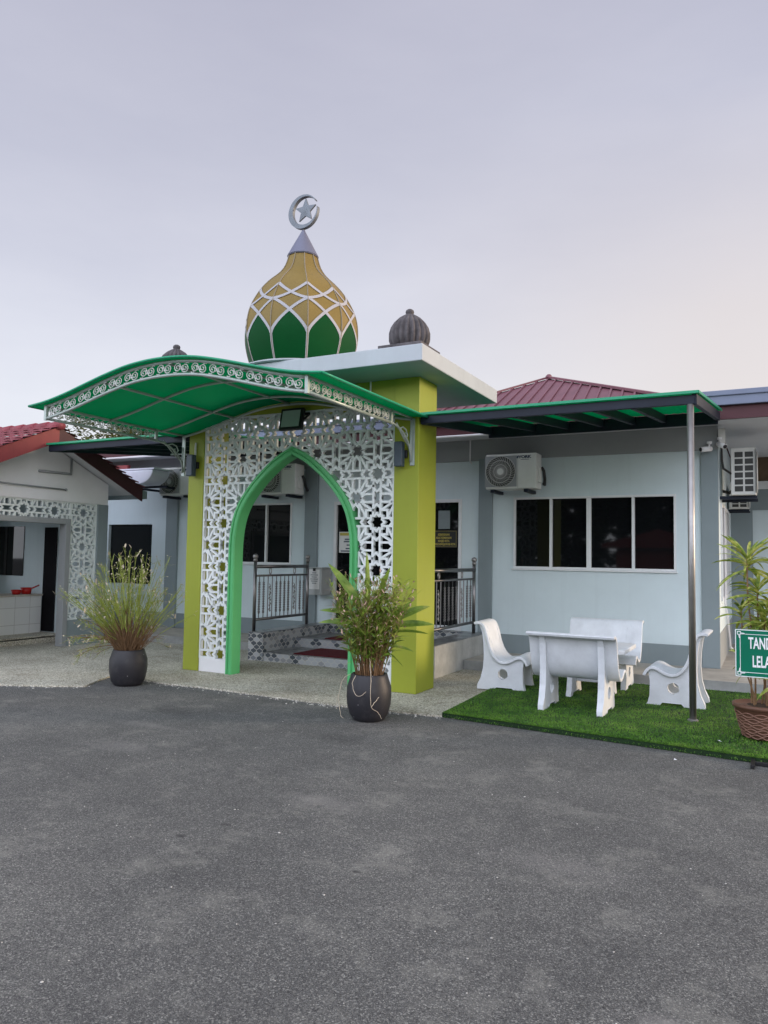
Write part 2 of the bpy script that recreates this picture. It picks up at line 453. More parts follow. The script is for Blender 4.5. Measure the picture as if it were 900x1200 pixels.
def blade(mb, base, d, length, width, droop, n=5, fold=.25, mi=0, twist=0.):
    """a leaf blade from base along d, drooping"""
    p = Vector(base); d = Vector(d).normalized(); pts = [p.copy()]; dirs = [d.copy()]
    for i in range(n):
        p = p + d*(length/n); pts.append(p.copy())
        d = (d + Vector((0, 0, -droop/n))).normalized(); dirs.append(d.copy())
    v = []
    for i, (q, dd) in enumerate(zip(pts, dirs)):
        t = i/n
        w = width*.5*(math.sin(PI*min(1, .12+t*.88))**.75 if t < 1 else .02)
        sd = dd.cross(Vector((0, 0, 1)))
        if sd.length < 1e-3: sd = Vector((1, 0, 0))
        sd.normalize(); up = sd.cross(dd)
        sd = sd*math.cos(twist) + up*math.sin(twist); up = sd.cross(dd)
        v += [q + sd*w + up*(w*fold), q, q - sd*w + up*(w*fold)]
    f = []
    for i in range(n):
        a = i*3
        f += [(a, a+1, a+4, a+3), (a+1, a+2, a+5, a+4)]
    mb.add(v, f, mi)

# ------------------------------------------------------------------ setting: ground, pavement, walkway
g = MB(); g.add([(-150, -150, 0), (150, -150, 0), (150, 150, 0), (-150, 150, 0)], [(0, 1, 2, 3)])
prop(g.build('ground', M['asphalt']), kind='structure')

pv = MB()
edge0 = [(1.4, 7.0), (-2.94, 7.06), (-3.5, 7.02), (-4.1, 6.98), (-4.7, 7.0), (-5.25, 7.03), (-6.0, 7.05), (-6.6, 7.02), (-6.98, 7.06), (-7.3, 7.18), (-7.62, 7.26), (-7.5, 6.85), (-7.27, 6.38), (-7.7, 6.12), (-8.17, 5.92), (-9.2, 5.4), (-10.4, 4.9)]
edge = []
for (a, b) in zip(edge0[:-1], edge0[1:]):
    k = max(1, int(math.dist(a, b)/.05))
    for i in range(k):
        t = i/k; edge.append((a[0]+(b[0]-a[0])*t+rnd(-.012, .012), a[1]+(b[1]-a[1])*t+rnd(-.014, .014)))
edge.append(edge0[-1])
poly = edge + [(-14.5, 4.9), (-14.5, 11.3), (1.4, 11.3)]
pv.prism(poly[::-1], 'z', -.05, .018)
prop(pv.build('pavement', M['pebble']), kind='structure')

wk = MB()
wk.box(-14.4, -7.06, 10.15, 11.3, .018, .15); wk.box(-3.93, 3.2, 10.15, 16, .018, .15)
prop(wk.build('walkway', M['walk'], bevel=.01), kind='structure')
kb = MB(); kb.box(-14.4, -7.06, 10.135, 10.15, .018, .147); kb.box(-3.93, 3.2, 10.135, 10.15, .018, .147)
prop(kb.build('kerb', M['kerbgrey']), kind='structure')
ks = MB(); ks.box(-3.05, 2, 10.10, 10.135, .02, .036)
prop(ks.build('kerb_strip', M['white']), kind='structure')

# small stones and litter on the asphalt: one uncountable scatter
st = MB()
for i in range(420):
    x, y = rnd(-6, 2.2), rnd(1.3, 6.7)
    r = rnd(.0025, .006) if rnd(0, 1) < .97 else rnd(.006, .009)
    n = 6; v = [(x+r*math.cos(k*PI/3)*rnd(.7, 1.2), y+r*math.sin(k*PI/3)*rnd(.7, 1.2), .001) for k in range(6)] + [(x+rnd(-.3, .3)*r, y+rnd(-.3, .3)*r, r*rnd(.5, 1))]
    st.add(v, [(k, (k+1) % 6, 6) for k in range(6)], 0)
for i in range(520):       # grit along the pavement edge
    e = random.choice(edge)
    if e[0] > -2.9: continue
    r = rnd(.004, .013); x, y = e[0]+rnd(-.05, .05), e[1]-abs(random.gauss(0, .07))
    v = [(x+r*math.cos(k*PI/3)*rnd(.7, 1.2), y+r*math.sin(k*PI/3)*rnd(.7, 1.2), .001) for k in range(6)] + [(x, y, r*rnd(.5, 1))]
    st.add(v, [(k, (k+1) % 6, 6) for k in range(6)], 0)
prop(st.build('gravel', M['debris']), kind='stuff')

# ------------------------------------------------------------------ main building
YW = 11.3
mb_ = thing('mosque_building', 'long single storey pale grey prayer hall with red metal roof behind the green portico', 'building', (-5, YW, 0))
BIGWIN = (-3.565, -1.187, 1.46, 2.56)
WIN2 = (-9.05, -7.728, 1.44, 2.56)
DOOR = (-6.832, -4.428, .44, 2.56)
WIN3 = (-12.35, -11.13, .97, 2.19)
w = MB(); wall_grid(w, 'y', YW, .2, -13.5, -.64, .15, 3.5, [BIGWIN, WIN2, DOOR, WIN3])
w.box(-.84, -.64, YW+.2, 15., .15, 1.05); w.box(-.84, -.64, YW+.2, 15., 2.45, 3.5)
w.box(-.84, -.64, YW+.2, 11.75, 1.05, 2.45); w.box(-.84, -.64, 13.9, 15., 1.05, 2.45)
w.build('wall', M['wall'], mb_)
# rooms behind the panes, their darkness put into a near-black colour
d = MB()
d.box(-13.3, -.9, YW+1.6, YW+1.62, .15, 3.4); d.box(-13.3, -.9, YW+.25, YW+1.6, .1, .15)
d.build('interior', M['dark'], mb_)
for a, b in ((-13.5, -10.72), (-10.41, -7.43), (-3.9, -.87)):
    MB().box(a, b, YW-.006, YW+.01, .15, .435).build('dado', M['grey'], mb_)
for x0, x1, pr in ((-4.13, -3.905, .05), (-.86, -.634, .03), (-7.42, -7.16, .06), (-10.71, -10.42, .06)):
    MB().box(x0, x1, YW-pr, YW+.02, .15, 3.19).build('pilaster', M['grey'], mb_, bevel=.006)
MB().box(-13.5, -.632, YW-.035, YW+.02, 3.165, 3.5).build('beam_band', M['band'], mb_, bevel=.005)
# eaves: soffit, fascia, maroon board, low roof behind
MB().box(-14.2, 3.4, 10.68, YW+.3, 3.5, 3.53).box(-.62, 3.4, YW+.3, 15., 3.5, 3.53).build('soffit', M['soffit'], mb_)
MB().box(-14.2, 3.4, 10.56, 10.62, 3.645, 3.80).build('fascia', M['fascia'], mb_, bevel=.006)
MB().box(-14.2, 3.4, 10.535, 10.56, 3.765, 3.835).build('gutter', M['fascia'], mb_, bevel=.01)
MB().box(-14.2, 3.4, 10.63, 10.68, 3.47, 3.75).build('eaves_board', M['maroon'], mb_)
rf = MB(); rf.add([(-14.2, 10.6, 3.79), (3.4, 10.6, 3.79), (3.4, 15.5, 4.0), (-14.2, 15.5, 4.0), (-14.2, 10.6, 3.75), (3.4, 10.6, 3.75), (3.4, 15.5, 3.53), (-14.2, 15.5, 3.53)], [(0, 1, 2, 3), (4, 0, 3, 7), (1, 5, 6, 2), (0, 4, 5, 1), (3, 2, 6, 7)])
rf.build('lower_roof', M['redroof'], mb_)
# raised pyramid roof with standing ribs
apex = Vector((-3.735, 14, 5.06)); FL = Vector((-5.35, 11.0, 3.86)); FR = Vector((-1.34, 11.0, 3.92))
BL = Vector((-6.1, 17, 3.95)); BR = Vector((-1.6, 17, 3.95))
hr = MB(); hr.add([apex, FL, FR, BR, BL], [(0, 1, 2), (0, 2, 3), (0, 3, 4), (0, 4, 1)])
hip = hr.build('roof', M['redroof'], mb_)
rb = MB(); nrm = (FR-FL).cross(apex-FL).normalized()
if nrm.z < 0: nrm = -nrm
for i in range(1, 22):
    t = i/22; p = FL.lerp(FR, t)
    sl = ((FL+FR)/2 - apex); sl.normalize()
    # climb the slope until a hip is met
    tf = t*2 if t < .5 else (1-t)*2
    top = FL.lerp(apex, t*2) if t < .5 else FR.lerp(apex, (1-t)*2)
    rb.bar(p+nrm*.012, top+nrm*.012, .03, .03, nrm)
rb.build('roof_ribs', M['redroof'], hip)
cp = MB()
for c in (FL, FR): cp.bar(c+Vector((0, 0, .02)), apex+Vector((0, 0, .03)), .14, .035)
cp.sphere(apex+Vector((0, 0, .03)), .06, 6)
cp.build('ridge_cap', M['redroof'], hip)
# far end wall of the side passage
fw = MB(); fw.box(-.9, 3.4, 15., 15.2, .15, 2.55); fw.build('end_wall', M['wall'], mb_)
MB().box(-.64, -.285, 14.93, 15., .15, 2.55).build('pilaster', M['grey'], mb_)
MB().box(-.9, 3.4, 14.96, 15.2, 2.55, 2.92).build('beam_band', M['grey'], mb_)
MB().box(-.9, 3.4, 14.9, 15.2, 2.92, 3.06).build('lintel', M['white'], mb_)
MB().box(-.9, 3.4, 14.98, 15.2, 3.06, 3.5).build('upper_gap_strip', paint('shadowy_gap_brown', (.16, .11, .07), .8, .3, 3, .1), mb_)  # brown strip; the shadowy gap under the roof is painted as its colour
MB().box(-.645, -.632, YW+.01, 15., .15, .62).build('dado', M['band'], mb_)
MB().box(-13.0, -11.3, 10.75, 10.83, 3.2, 3.34).build('eaves_board', M['redboard'], mb_)

def window(parent, x0, x1, z0, z1, mull, y=YW, fw_=.032, wide=None):
    f = MB(); yy0, yy1 = y-.018, y+.07
    f.box(x0, x1, yy0, yy1, z1-fw_, z1); f.box(x0, x1, yy0, yy1, z0, z0+fw_)
    f.box(x0, x0+fw_, yy0, yy1, z0+fw_, z1-fw_); f.box(x1-fw_, x1, yy0, yy1, z0+fw_, z1-fw_)
    for i, xm in enumerate(mull):
        ww = .02 if not (wide is not None and i == wide) else .034
        f.box(xm-ww, xm+ww, yy0+.006, yy1-.004, z0+fw_, z1-fw_)
    fo = f.build('window', M['aluminium'], parent, bevel=.004)
    MB().box(x0-.02, x1+.02, y-.04, y-.001, z0-.022, z0-.001).build('sill', M['aluminium'], fo, bevel=.004)
    xs = [x0] + list(mull) + [x1]
    for i in range(len(xs)-1):
        MB().box(xs[i]+.01, xs[i+1]-.01, y+.03+.008*(i % 2), y+.035+.008*(i % 2), z0+.01, z1-.01).build('pane', M['glass'], fo)
    return fo
window(mb_, *BIGWIN, [-2.979, -2.408, -1.773], wide=1)
window(mb_, *WIN2, [-8.298])
f3w = MB().box(WIN3[0]+.01, WIN3[1]-.01, YW+.06, YW+.066, WIN3[2]+.01, WIN3[3]-.01).build('window', M['glass'], mb_)
# entrance door
dx0, dx1, dz0, dz1 = DOOR
f = MB(); fr = .055
f.box(dx0, dx1, YW-.02, YW+.08, dz1-fr, dz1); f.box(dx0, dx0+fr, YW-.02, YW+.08, dz0, dz1-fr); f.box(dx1-fr, dx1, YW-.02, YW+.08, dz0, dz1-fr)
f.box(dx0+fr, dx1-fr, YW-.01, YW+.07, dz0, dz0+.07)
dm = [dx0+(dx1-dx0)*t for t in (.25, .5, .75)]
for xm in dm: f.box(xm-.035, xm+.035, YW-.012, YW+.06, dz0+.07, dz1-fr)
door = f.build('door', M['aluminium'], mb_, bevel=.004)
xs = [dx0, *dm, dx1]
for i in range(4): MB().box(xs[i]+.01, xs[i+1]-.01, YW+.03, YW+.036, dz0+.02, dz1-.02).build('pane', M['glass'], door)
for xm in (dm[1]-.09, dm[1]+.09): MB().tube([(xm, YW-.05, 1.2), (xm, YW-.05, 1.7)], .014, 8).build('handle', M['steel'], door)
# side passage windows
for y0, y1 in ((11.77, 12.75), (12.85, 13.88)):
    f = MB(); x0, x1 = -.70, -.615
    f.box(x0, x1, y0, y1, 2.4, 2.45); f.box(x0, x1, y0, y1, 1.05, 1.1); f.box(x0, x1, y0, y0+.05, 1.1, 2.4); f.box(x0, x1, y1-.05, y1, 1.1, 2.4)
    ym = (y0+y1)/2; f.box(x0+.005, x1-.005, ym-.03, ym+.03, 1.1, 2.4)
    fo = f.build('window', M['aluminium'], mb_)
    MB().box(-.69, -.685, y0+.01, y1-.01, 1.06, 2.44).build('pane', M['glass'], fo)
MB().box(-.8, -.64, 12.75, 12.85, 1.05, 2.45).build('wall', M['wall'], mb_)
# conduits on the wall
MB().tube([(-4.28, YW-.045, 3.5), (-4.28, YW-.045, 3.16), (-4.26, YW-.02, 3.12)], .012, 6).build('conduit', M['pvc'], mb_)
MB().tube([(-13, 10.62, 3.47), (-.7, 10.62, 3.47)], .018, 6).build('conduit', M['pvc'], mb_)
MB().tube([(-.60, 12.0, 2.4), (-.60, 12.0, 1.0), (-.57, 12.05, .8), (-.55, 12.3, .35), (-.40, 12.35, .17)], .016, 6).build('downpipe', M['pvc'], mb_)

# ------------------------------------------------------------------ entrance steps, railings, carpets
stp = thing('entrance_steps', 'three low steps faced with grey lantern tiles leading up to the glass door', 'steps', (-5.5, 9.2, 0))
b = MB(); xl0, xl1, xr0, xr1 = -7.05, -6.78, -4.28, -3.95
for i, (y0, z0, z1) in enumerate(((9.24, .018, .145), (10.10, .145, .29), (11.10, .29, .437))):
    b.box(xl1, xr0, y0, 11.28, z0, z1)
b.box(xl0, xl1, 9.22, 11.28, .018, .437); b.box(xr0, xr1, 9.0, 11.28, .018, .437)
b.build('riser', M['tile_v'], stp)
t = MB()
t.box(xl1+.002, xr0-.002, 9.232, 10.098, .145, .150); t.box(xl1+.002, xr0-.002, 10.092, 11.098, .290, .295); t.box(xl1+.002, xr0-.002, 11.092, 11.28, .437, .442)
t.box(xl0-.006, xl1+.006, 9.212, 11.28, .437, .443); t.box(xr0-.006, xr1+.006, 8.992, 11.28, .437, .443)
t.build('tread', M['tile_h'], stp)
MB().box(xr1, xr1+.012, 9.12, 11.28, .018, .436).build('side_plaster', paint('rough_plaster', (.45, .46, .44), .9, .25, 4, .3, streak=.4), stp)

def railing(name, label, x, y0, y1, zb, flip=1):
    r = thing(name, label, 'railing', (x, y0, zb), group='steel railings beside the entrance steps')
    H = [.98, .84, .17]
    for yy in (y0, y1):
        p = MB().tube([(x, yy, zb), (x, yy, zb+1.06)], .026, 12).build('post', M['rail'], r, smooth=True)
        MB().lathe([(.034, 0), (.034, .03), (.02, .04)], (x, yy, zb+1.06), 12).sphere((x, yy, zb+1.135), .043, 8).build('finial', M['steel'], p, smooth=True)
    MB().tube([(x, y0, zb+H[0]), (x, y1, zb+H[0])], .028, 10).build('top_rail', M['rail'], r, smooth=True)
    MB().tube([(x, y0, zb+H[1]), (x, y1, zb+H[1])], .016, 8).build('middle_rail', M['rail'], r, smooth=True)
    MB().tube([(x, y0, zb+H[2]), (x, y1, zb+H[2])], .022, 8).build('bottom_rail', M['rail'], r, smooth=True)
    n = 12; L_ = y1-y0
    for i in range(n):
        yy = y0 + L_*(i+1)/(n+1)
        k = i % 6
        if k in (2, 3):
            MB().tube([(x, yy, zb+H[2]), (x, yy, zb+H[1])], .008, 6).build('baluster', M['rail'], r)
        else:
            q = MB(); q.tube([(x, yy, zb+H[2]), (x, yy, zb+H[1])], .007, 6)
            # twisted middle
            a = []; c = []
            for s in range(33):
                zz = zb+.28+.44*s/32; an = s*1.15
                a.append((x+.011*math.cos(an), yy+.011*math.sin(an), zz)); c.append((x-.011*math.cos(an), yy-.011*math.sin(an), zz))
            q.tube(a, .008, 5); q.tube(c, .008, 5)
            q.sphere((x, yy, zb+.27), .017, 5); q.sphere((x, yy, zb+.73), .017, 5)
            q.build('baluster', M['rail'], r, smooth=True)
    for i in (2.5, 8.5):       # two cast scroll panels and rings
        yc = y0 + L_*(i+1)/(n+1)
        q = MB()
        for s in range(5):
            zz = zb+.30+.085*s; sg = 1 if s % 2 else -1
            q.tube([(x, yc+sg*(.026-.006*j)*math.cos(j*.75), zz+.034*math.sin(j*.75)*(1-.06*j)) for j in range(9)], .0085, 5)
            q.tube([(x, yc-sg*.012, zz+.03), (x, yc+sg*.02, zz+.07)], .007, 5)
        q.build('scroll_panel', M['steel'], r, smooth=True)
        q = MB()
        for sg in (-1, 1): q.tube([(x, yc+sg*.03*math.cos(a), zb+.91+.05*math.sin(a)) for a in [PI*j/6-PI/2 for j in range(7)]], .008, 5)
        q.build('ring', M['steel'], r, smooth=True)
    return r
railing('railing', 'steel railing on the left cheek wall of the steps, seen through the arch', -7.03, 9.32, 10.78, .443)
railing('railing', 'steel railing on the right of the steps, just past the lime pillar', -4.12, 9.14, 11.05, .443)

for (y0, y1, z, lab) in ((9.30, 10.06, .151, 'dark red carpet on the lowest entrance step'), (10.16, 11.05, .296, 'dark red carpet on the upper entrance step')):
    c = MB(); c.box(-6.28, -4.75, y0, y1, z, z+.012)
    prop(c.build('carpet', M['carpet']), lab, 'carpet', 'red carpets on the steps')

# suggestion box beside the door
sb = thing('suggestion_box', 'grey wall box with a white paper notice beside the entrance door', 'box', (-6.97, YW, .92))
MB().box(-7.125, -6.84, 10.93, 11.24, .93, 1.385).build('body', M['boxgrey'], sb, bevel=.008)
MB().box(-7.14, -6.825, 10.915, 11.25, 1.386, 1.405).build('lid', M['boxgrey'], sb, bevel=.004)
pp = MB().box(-7.09, -6.88, 10.924, 10.928, 1.03, 1.37).build('paper', M['paper'], sb)
q = MB()
for i, (a, ww) in enumerate(((1.31, .08), (1.275, .15), (1.24, .11), (1.205, .15), (1.17, .13), (1.135, .09))):
    q.box(-6.985-ww/2, -6.985+ww/2, 10.9225, 10.9238, a-.006, a+.004)
q.build('print', M['ink'], pp)
MB().box(-7.01, -6.96, 10.915, 10.924, 1.34, 1.39).build('clip', M['black'], sb)
MB().box(-7.10, -6.86, 11.24, 11.30, 1.0, 1.3).build('wall_mount', M['boxgrey'], sb)

# notices on the door glass
def notice(name, label, x0, x1, z0, z1, mat):
    r = thing(name, label, 'notice', ((x0+x1)/2, YW+.02, z0))
    MB().box(x0, x1, YW+.018, YW+.024, z0, z1).build('sheet', mat, r)
    return r
n1 = notice('door_notice', 'white notice with a yellow heading on the left door glass', -6.735, -6.37, 1.665, 2.03, M['paper'])
MB().box(-6.72, -6.385, YW+.015, YW+.0178, 1.965, 2.015).build('heading', M['yellow'], n1)
q = MB()
for z, x0, x1 in ((1.90, -6.62, -6.48), (1.86, -6.64, -6.46), (1.80, -6.58, -6.50), (1.74, -6.60, -6.48), (1.695, -6.70, -6.40)):
    q.box(x0, x1, YW+.015, YW+.0178, z-.012, z+.01)
q.build('print', M['ink'], n1)
notice('paper_notice', 'plain grey sheet on the right door glass above the black board', -4.85, -4.645, 2.075, 2.375, M['greypaper'])
n3 = notice('black_notice', 'black board with small yellow capitals on the right door glass', -4.985, -4.515, 1.77, 2.055, M['black'])
q = MB(); a, c, e, z_ = -4.97, -4.53, 1.785, 2.04
for bx in ((a, c, e, e+.003), (a, c, z_-.003, z_), (a, a+.003, e+.003, z_-.003), (c-.003, c, e+.003, z_-.003)):
    q.box(bx[0], bx[1], YW+.014, YW+.0175, bx[2], bx[3])
q.build('border', M['yellow'], n3)
for i, s_ in enumerate(('KEBERSIHAN', 'ASAS KEIMANAN', 'MASJID KITA', 'TANGGUNGJAWAB KITA')):
    text(s_, .05, M['yellow'], n3, (-4.75, YW+.016, 1.965-.052*i), sx=.72, bold=.001, align='CENTER')

# ------------------------------------------------------------------ portico
po = thing('portico', 'lime and white entrance portico with a pierced star lattice and green pointed arch', 'portico', (-5.44, 8.2, 0))
YP = 7.97
for x0, x1 in ((-7.205, -6.935), (-4.0, -3.675)):
    MB().box(x0, x1, YP, 8.49, .018, 3.75).build('pillar', M['lime'], po, bevel=.008)
MB().box(-6.934, -4.001, YP+.015, 8.30, 3.46, 3.75).build('lintel_beam', M['lime'], po, bevel=.006)
MB().box(-7.5, -3.345, 7.31, 9.82, 3.75, 3.938).build('roof_slab', M['slab'], po, bevel=.01)
for a, b in ((-6.934, -6.452), (-4.486, -4.001)): MB().box(a, b, 7.985, 8.07, .018, .20).build('kick_panel', M['white'], po, bevel=.004)

OUT = [(.98, .018), (.98, 1.6), (.977, 1.75), (.965, 1.9), (.925, 2.1), (.85, 2.28), (.72, 2.46), (.55, 2.64), (.36, 2.80), (.2, 2.91), (0, 3.0)]
def dense(pts, it=2):
    p = pts
    for _ in range(it):
        q = [p[0]]
        for a, b in zip(p[:-1], p[1:]):
            if a[1] < 1.4: q += [b] if b not in q else []; continue
            q += [(a[0]*.75+b[0]*.25, a[1]*.75+b[1]*.25), (a[0]*.25+b[0]*.75, a[1]*.25+b[1]*.75)]
        q.append(p[-1]); p = q
    return p
OUTD = dense(OUT)
ACX = -5.468
def offs(pts, d):
    r = []
    for i, p in enumerate(pts):
        a, b = pts[max(0, i-1)], pts[min(len(pts)-1, i+1)]
        tx, tz = b[0]-a[0], b[1]-a[1]; l = math.hypot(tx, tz) or 1
        nx, nz = -tz/l, tx/l          # inward (towards the centre)
        r.append((max(0, p[0]+nx*d), p[1]+nz*d))
    # the apex: on the axis
    r[-1] = (0, pts[-1][1]-d*1.25); r[0] = (pts[0][0]-d, pts[0][1])
    return r
# frame cross-section: (inward offset, y)
SEC = [(-.005, 8.06), (-.005, 7.955), (.02, 7.955), (.026, 7.968), (.045, 7.968), (.052, 7.945), (.085, 7.945), (.097, 7.96), (.097, 8.135), (.0, 8.135)]
ar = MB(); loops = []
for d_, y_ in SEC:
    o_ = offs(OUTD, d_)
    loops.append([(ACX-x, y_, z) for x, z in o_] + [(ACX+x, y_, z) for x, z in o_[-2::-1]])
nn = len(loops[0]); v = [p for lp in loops for p in lp]; fcs = []
for i in range(len(SEC)):
    j = (i+1) % len(SEC)
    fcs += [(i*nn+k, i*nn+k+1, j*nn+k+1, j*nn+k) for k in range(nn-1)]
fcs += [tuple(i*nn for i in range(len(SEC))), tuple(i*nn+nn-1 for i in range(len(SEC)-1, -1, -1))]
ar.add(v, fcs)
smooth_angle(ar.build('arch_frame', M['arch'], po), 35)

# star lattice: one eighth of the pattern, mirrored and repeated
def star_pts(R_, r_, n=8, a0=0):
    return [((R_ if k % 2 == 0 else r_)*math.cos(a0+k*PI/n), (R_ if k % 2 == 0 else r_)*math.sin(a0+k*PI/n)) for k in range(2*n)]
def tile_segments():
    base = [((.155, .083), (.5, .083)), ((.37, 0), (.295, .083)), ((.25, .083), (.25, .25)),
            ((.25, .10), (.405, .37)), ((.417, .083), (.417, .37)), ((.417, .29), (.5, .385)), ((.417, .355), (.355, .417))]
    segs = set()
    for (a, b) in base:
        for sw in (0, 1):
            for sx in (-1, 1):
                for sy in (-1, 1):
                    p = [(sx*q[sw], sy*q[1-sw]) for q in (a, b)]
                    p = tuple(sorted(((round(x, 4), round(y, 4)) for x, y in p)))
                    segs.add(p)
    s8 = star_pts(.185, .138)
    for i in range(16):
        a, b = s8[i], s8[(i+1) % 16]
        segs.add(tuple(sorted(((round(a[0], 4), round(a[1], 4)), (round(b[0], 4), round(b[1], 4))))))
    return sorted(segs)
TS = tile_segments()
def arch_half(z):
    for a, b in zip(OUTD[:-1], OUTD[1:]):
        if a[1] <= z <= b[1]: return a[0]+(b[0]-a[0])*((z-a[1])/max(1e-9, b[1]-a[1]))
    return 0
def lattice(mb, P, cx, cz, a0, a1, z0, z1, inside, to3, wdt, depth):
    """bars of the pattern; star centres at (cx+iP, cz+jP); inside(a,z) keeps a point"""
    i0, i1 = math.floor((a0-cx)/P)-1, math.ceil((a1-cx)/P)+1
    j0, j1 = math.floor((z0-cz)/P)-1, math.ceil((z1-cz)/P)+1
    k = 0
    for i in range(i0, i1+1):
        for j in range(j0, j1+1):
            for (p, q) in TS:
                A = (cx+(i+p[0])*P, cz+(j+p[1])*P); B = (cx+(i+q[0])*P, cz+(j+q[1])*P)
                n = 24; run = None
                for s in range(n+1):
                    t = s/n; x = A[0]+(B[0]-A[0])*t; z = A[1]+(B[1]-A[1])*t
                    ok = a0 <= x <= a1 and z0 <= z <= z1 and inside(x, z)
                    if ok and run is None: run = (x, z)
                    if run is not None and (not ok or s == n):
                        e = (x, z)
                        if math.dist(run, e) > .012:
                            k += 1; o_ = (k % 7)*.0004
                            dx, dz = e[0]-run[0], e[1]-run[1]; l = math.hypot(dx, dz); ex, ez = dx/l*wdt*.35, dz/l*wdt*.35
                            a_, b_ = (run[0]-ex, run[1]-ez), (e[0]+ex, e[1]+ez)
                            mb.bar(to3(*a_, o_), to3(*b_, o_), depth, wdt, up=to3(0, 0, 0, True))
                        run = None
    return mb
def in_port(x, z):
    return not (abs(x-ACX) < arch_half(z)-.03 and z < 2.99)
def lat_up(a, b):
    return None
# bars: the depth runs along y, so 'up' for bar() is computed from the bar direction
def lattice_bars(name, mat, parent, P, cx, cz, a0, a1, z0, z1, inside, axis, plane, wdt=.028, depth=.05):
    mbx = MB()
    sgn = 1 if axis == 'y' else -1
    i0, i1 = math.floor((a0-cx)/P)-1, math.ceil((a1-cx)/P)+1
    j0, j1 = math.floor((z0-cz)/P)-1, math.ceil((z1-cz)/P)+1
    k = 0; seen = set()
    for i in range(i0, i1+1):
        for j in range(j0, j1+1):
            for (p, q) in TS:
                A = (cx+(i+p[0])*P, cz+(j+p[1])*P); B = (cx+(i+q[0])*P, cz+(j+q[1])*P)
                key = (round(A[0], 3), round(A[1], 3), round(B[0], 3), round(B[1], 3))
                if key in seen: continue
                seen.add(key)
                n = 24; run = None; last = None
                for s in range(n+1):
                    t = s/n; x = A[0]+(B[0]-A[0])*t; z = A[1]+(B[1]-A[1])*t
                    ok = a0 <= x <= a1 and z0 <= z <= z1 and inside(x, z)
                    if ok:
                        if run is None: run = (x, z)
                        last = (x, z)
                    if run is not None and (not ok or s == n):
                        if math.dist(run, last) > .012:
                            k += 1; o_ = (k % 9)*.0005
                            dx, dz = last[0]-run[0], last[1]-run[1]; l = math.hypot(dx, dz); ux, uz = dx/l, dz/l
                            a_ = (run[0]-ux*wdt*.4, run[1]-uz*wdt*.4); b_ = (last[0]+ux*wdt*.4, last[1]+uz*wdt*.4)
                            nx, nz = -uz*wdt/2, ux*wdt/2
                            vv = []
                            for dd_ in (plane+sgn*o_, plane+sgn*(depth+o_)):
                                for (px, pz) in ((a_[0]+nx, a_[1]+nz), (b_[0]+nx, b_[1]+nz), (b_[0]-nx, b_[1]-nz), (a_[0]-nx, a_[1]-nz)):
                                    vv.append((px, dd_, pz) if axis == 'y' else (dd_, px, pz))
                            mbx.add(vv, [(0, 1, 2, 3), (7, 6, 5, 4), (0, 4, 5, 1), (1, 5, 6, 2), (2, 6, 7, 3), (3, 7, 4, 0)])
                        run = None
    # border
    for bx in ((a0-.005, a0+.022, z0, z1), (a1-.022, a1+.005, z0, z1), (a0+.022, a1-.022, z1-.022, z1)):
        if axis == 'y': mbx.box(bx[0], bx[1], plane-.002, plane+depth+.006, bx[2], bx[3])
        else: mbx.box(plane-depth-.006, plane+.002, bx[0], bx[1], bx[2], bx[3])
    return mbx.build(name, mat, parent)
lattice_bars('lattice_screen', M['lattice'], po, .588, -4.235, .257, -6.934, -4.001, .20, 3.46, in_port, 'y', 7.985)
MB().tube([(-4.34, YP+.006, 3.40), (-4.34, YP+.006, 3.75)], .011, 6).build('conduit', M['pvc'], po)

# floodlight over the arch
fl = thing('floodlight', 'square black framed floodlight fixed over the arch apex', 'floodlight', (-5.41, 7.85, 3.19))
T = Matrix.Translation((-5.41, 7.86, 3.335)) @ Matrix.Rotation(R(-12), 4, 'X')
def tbox(x0, x1, y0, y1, z0, z1, T):
    m_ = MB().box(x0, x1, y0, y1, z0, z1); m_.v = [tuple(T @ Vector(p)) for p in m_.v]; return m_
tbox(-.17, .17, -.03, .03, -.145, .145, T).build('housing', M['black'], fl, bevel=.01)
tbox(-.135, .135, -.036, -.031, -.11, .11, T).build('lens', M['lens'], fl)
MB().bar((-5.59, 7.87, 3.33), (-5.59, 7.99, 3.42), .02, .02).bar((-5.23, 7.87, 3.33), (-5.23, 7.99, 3.42), .02, .02).bar((-5.6, 7.985, 3.42), (-5.22, 7.985, 3.42), .03, .03).build('bracket', M['black'], fl)

def walllamp(x, label, cable):
    r = thing('wall_lamp', label, 'wall lamp', (x, 7.9, 2.67), group='dark wall lamps on the lime pillars')
    MB().box(x-.052, x+.052, 7.84, 7.93, 2.67, 2.965).build('shade', M['lamp'], r, bevel=.01)
    MB().box(x-.02, x+.075, 7.93, 7.968, 2.78, 2.87).build('mount', M['black'], r, bevel=.006)
    if cable: MB().tube([(x+.01, 7.95, 2.96), (x+.012, 7.955, 3.14)], .014, 6).build('conduit', M['pvc'], r)
    return r
walllamp(-7.085, 'dark box lamp on the left lime pillar with a white conduit above it', True)
walllamp(-3.89, 'dark box lamp on the right lime pillar beside the lattice', False)

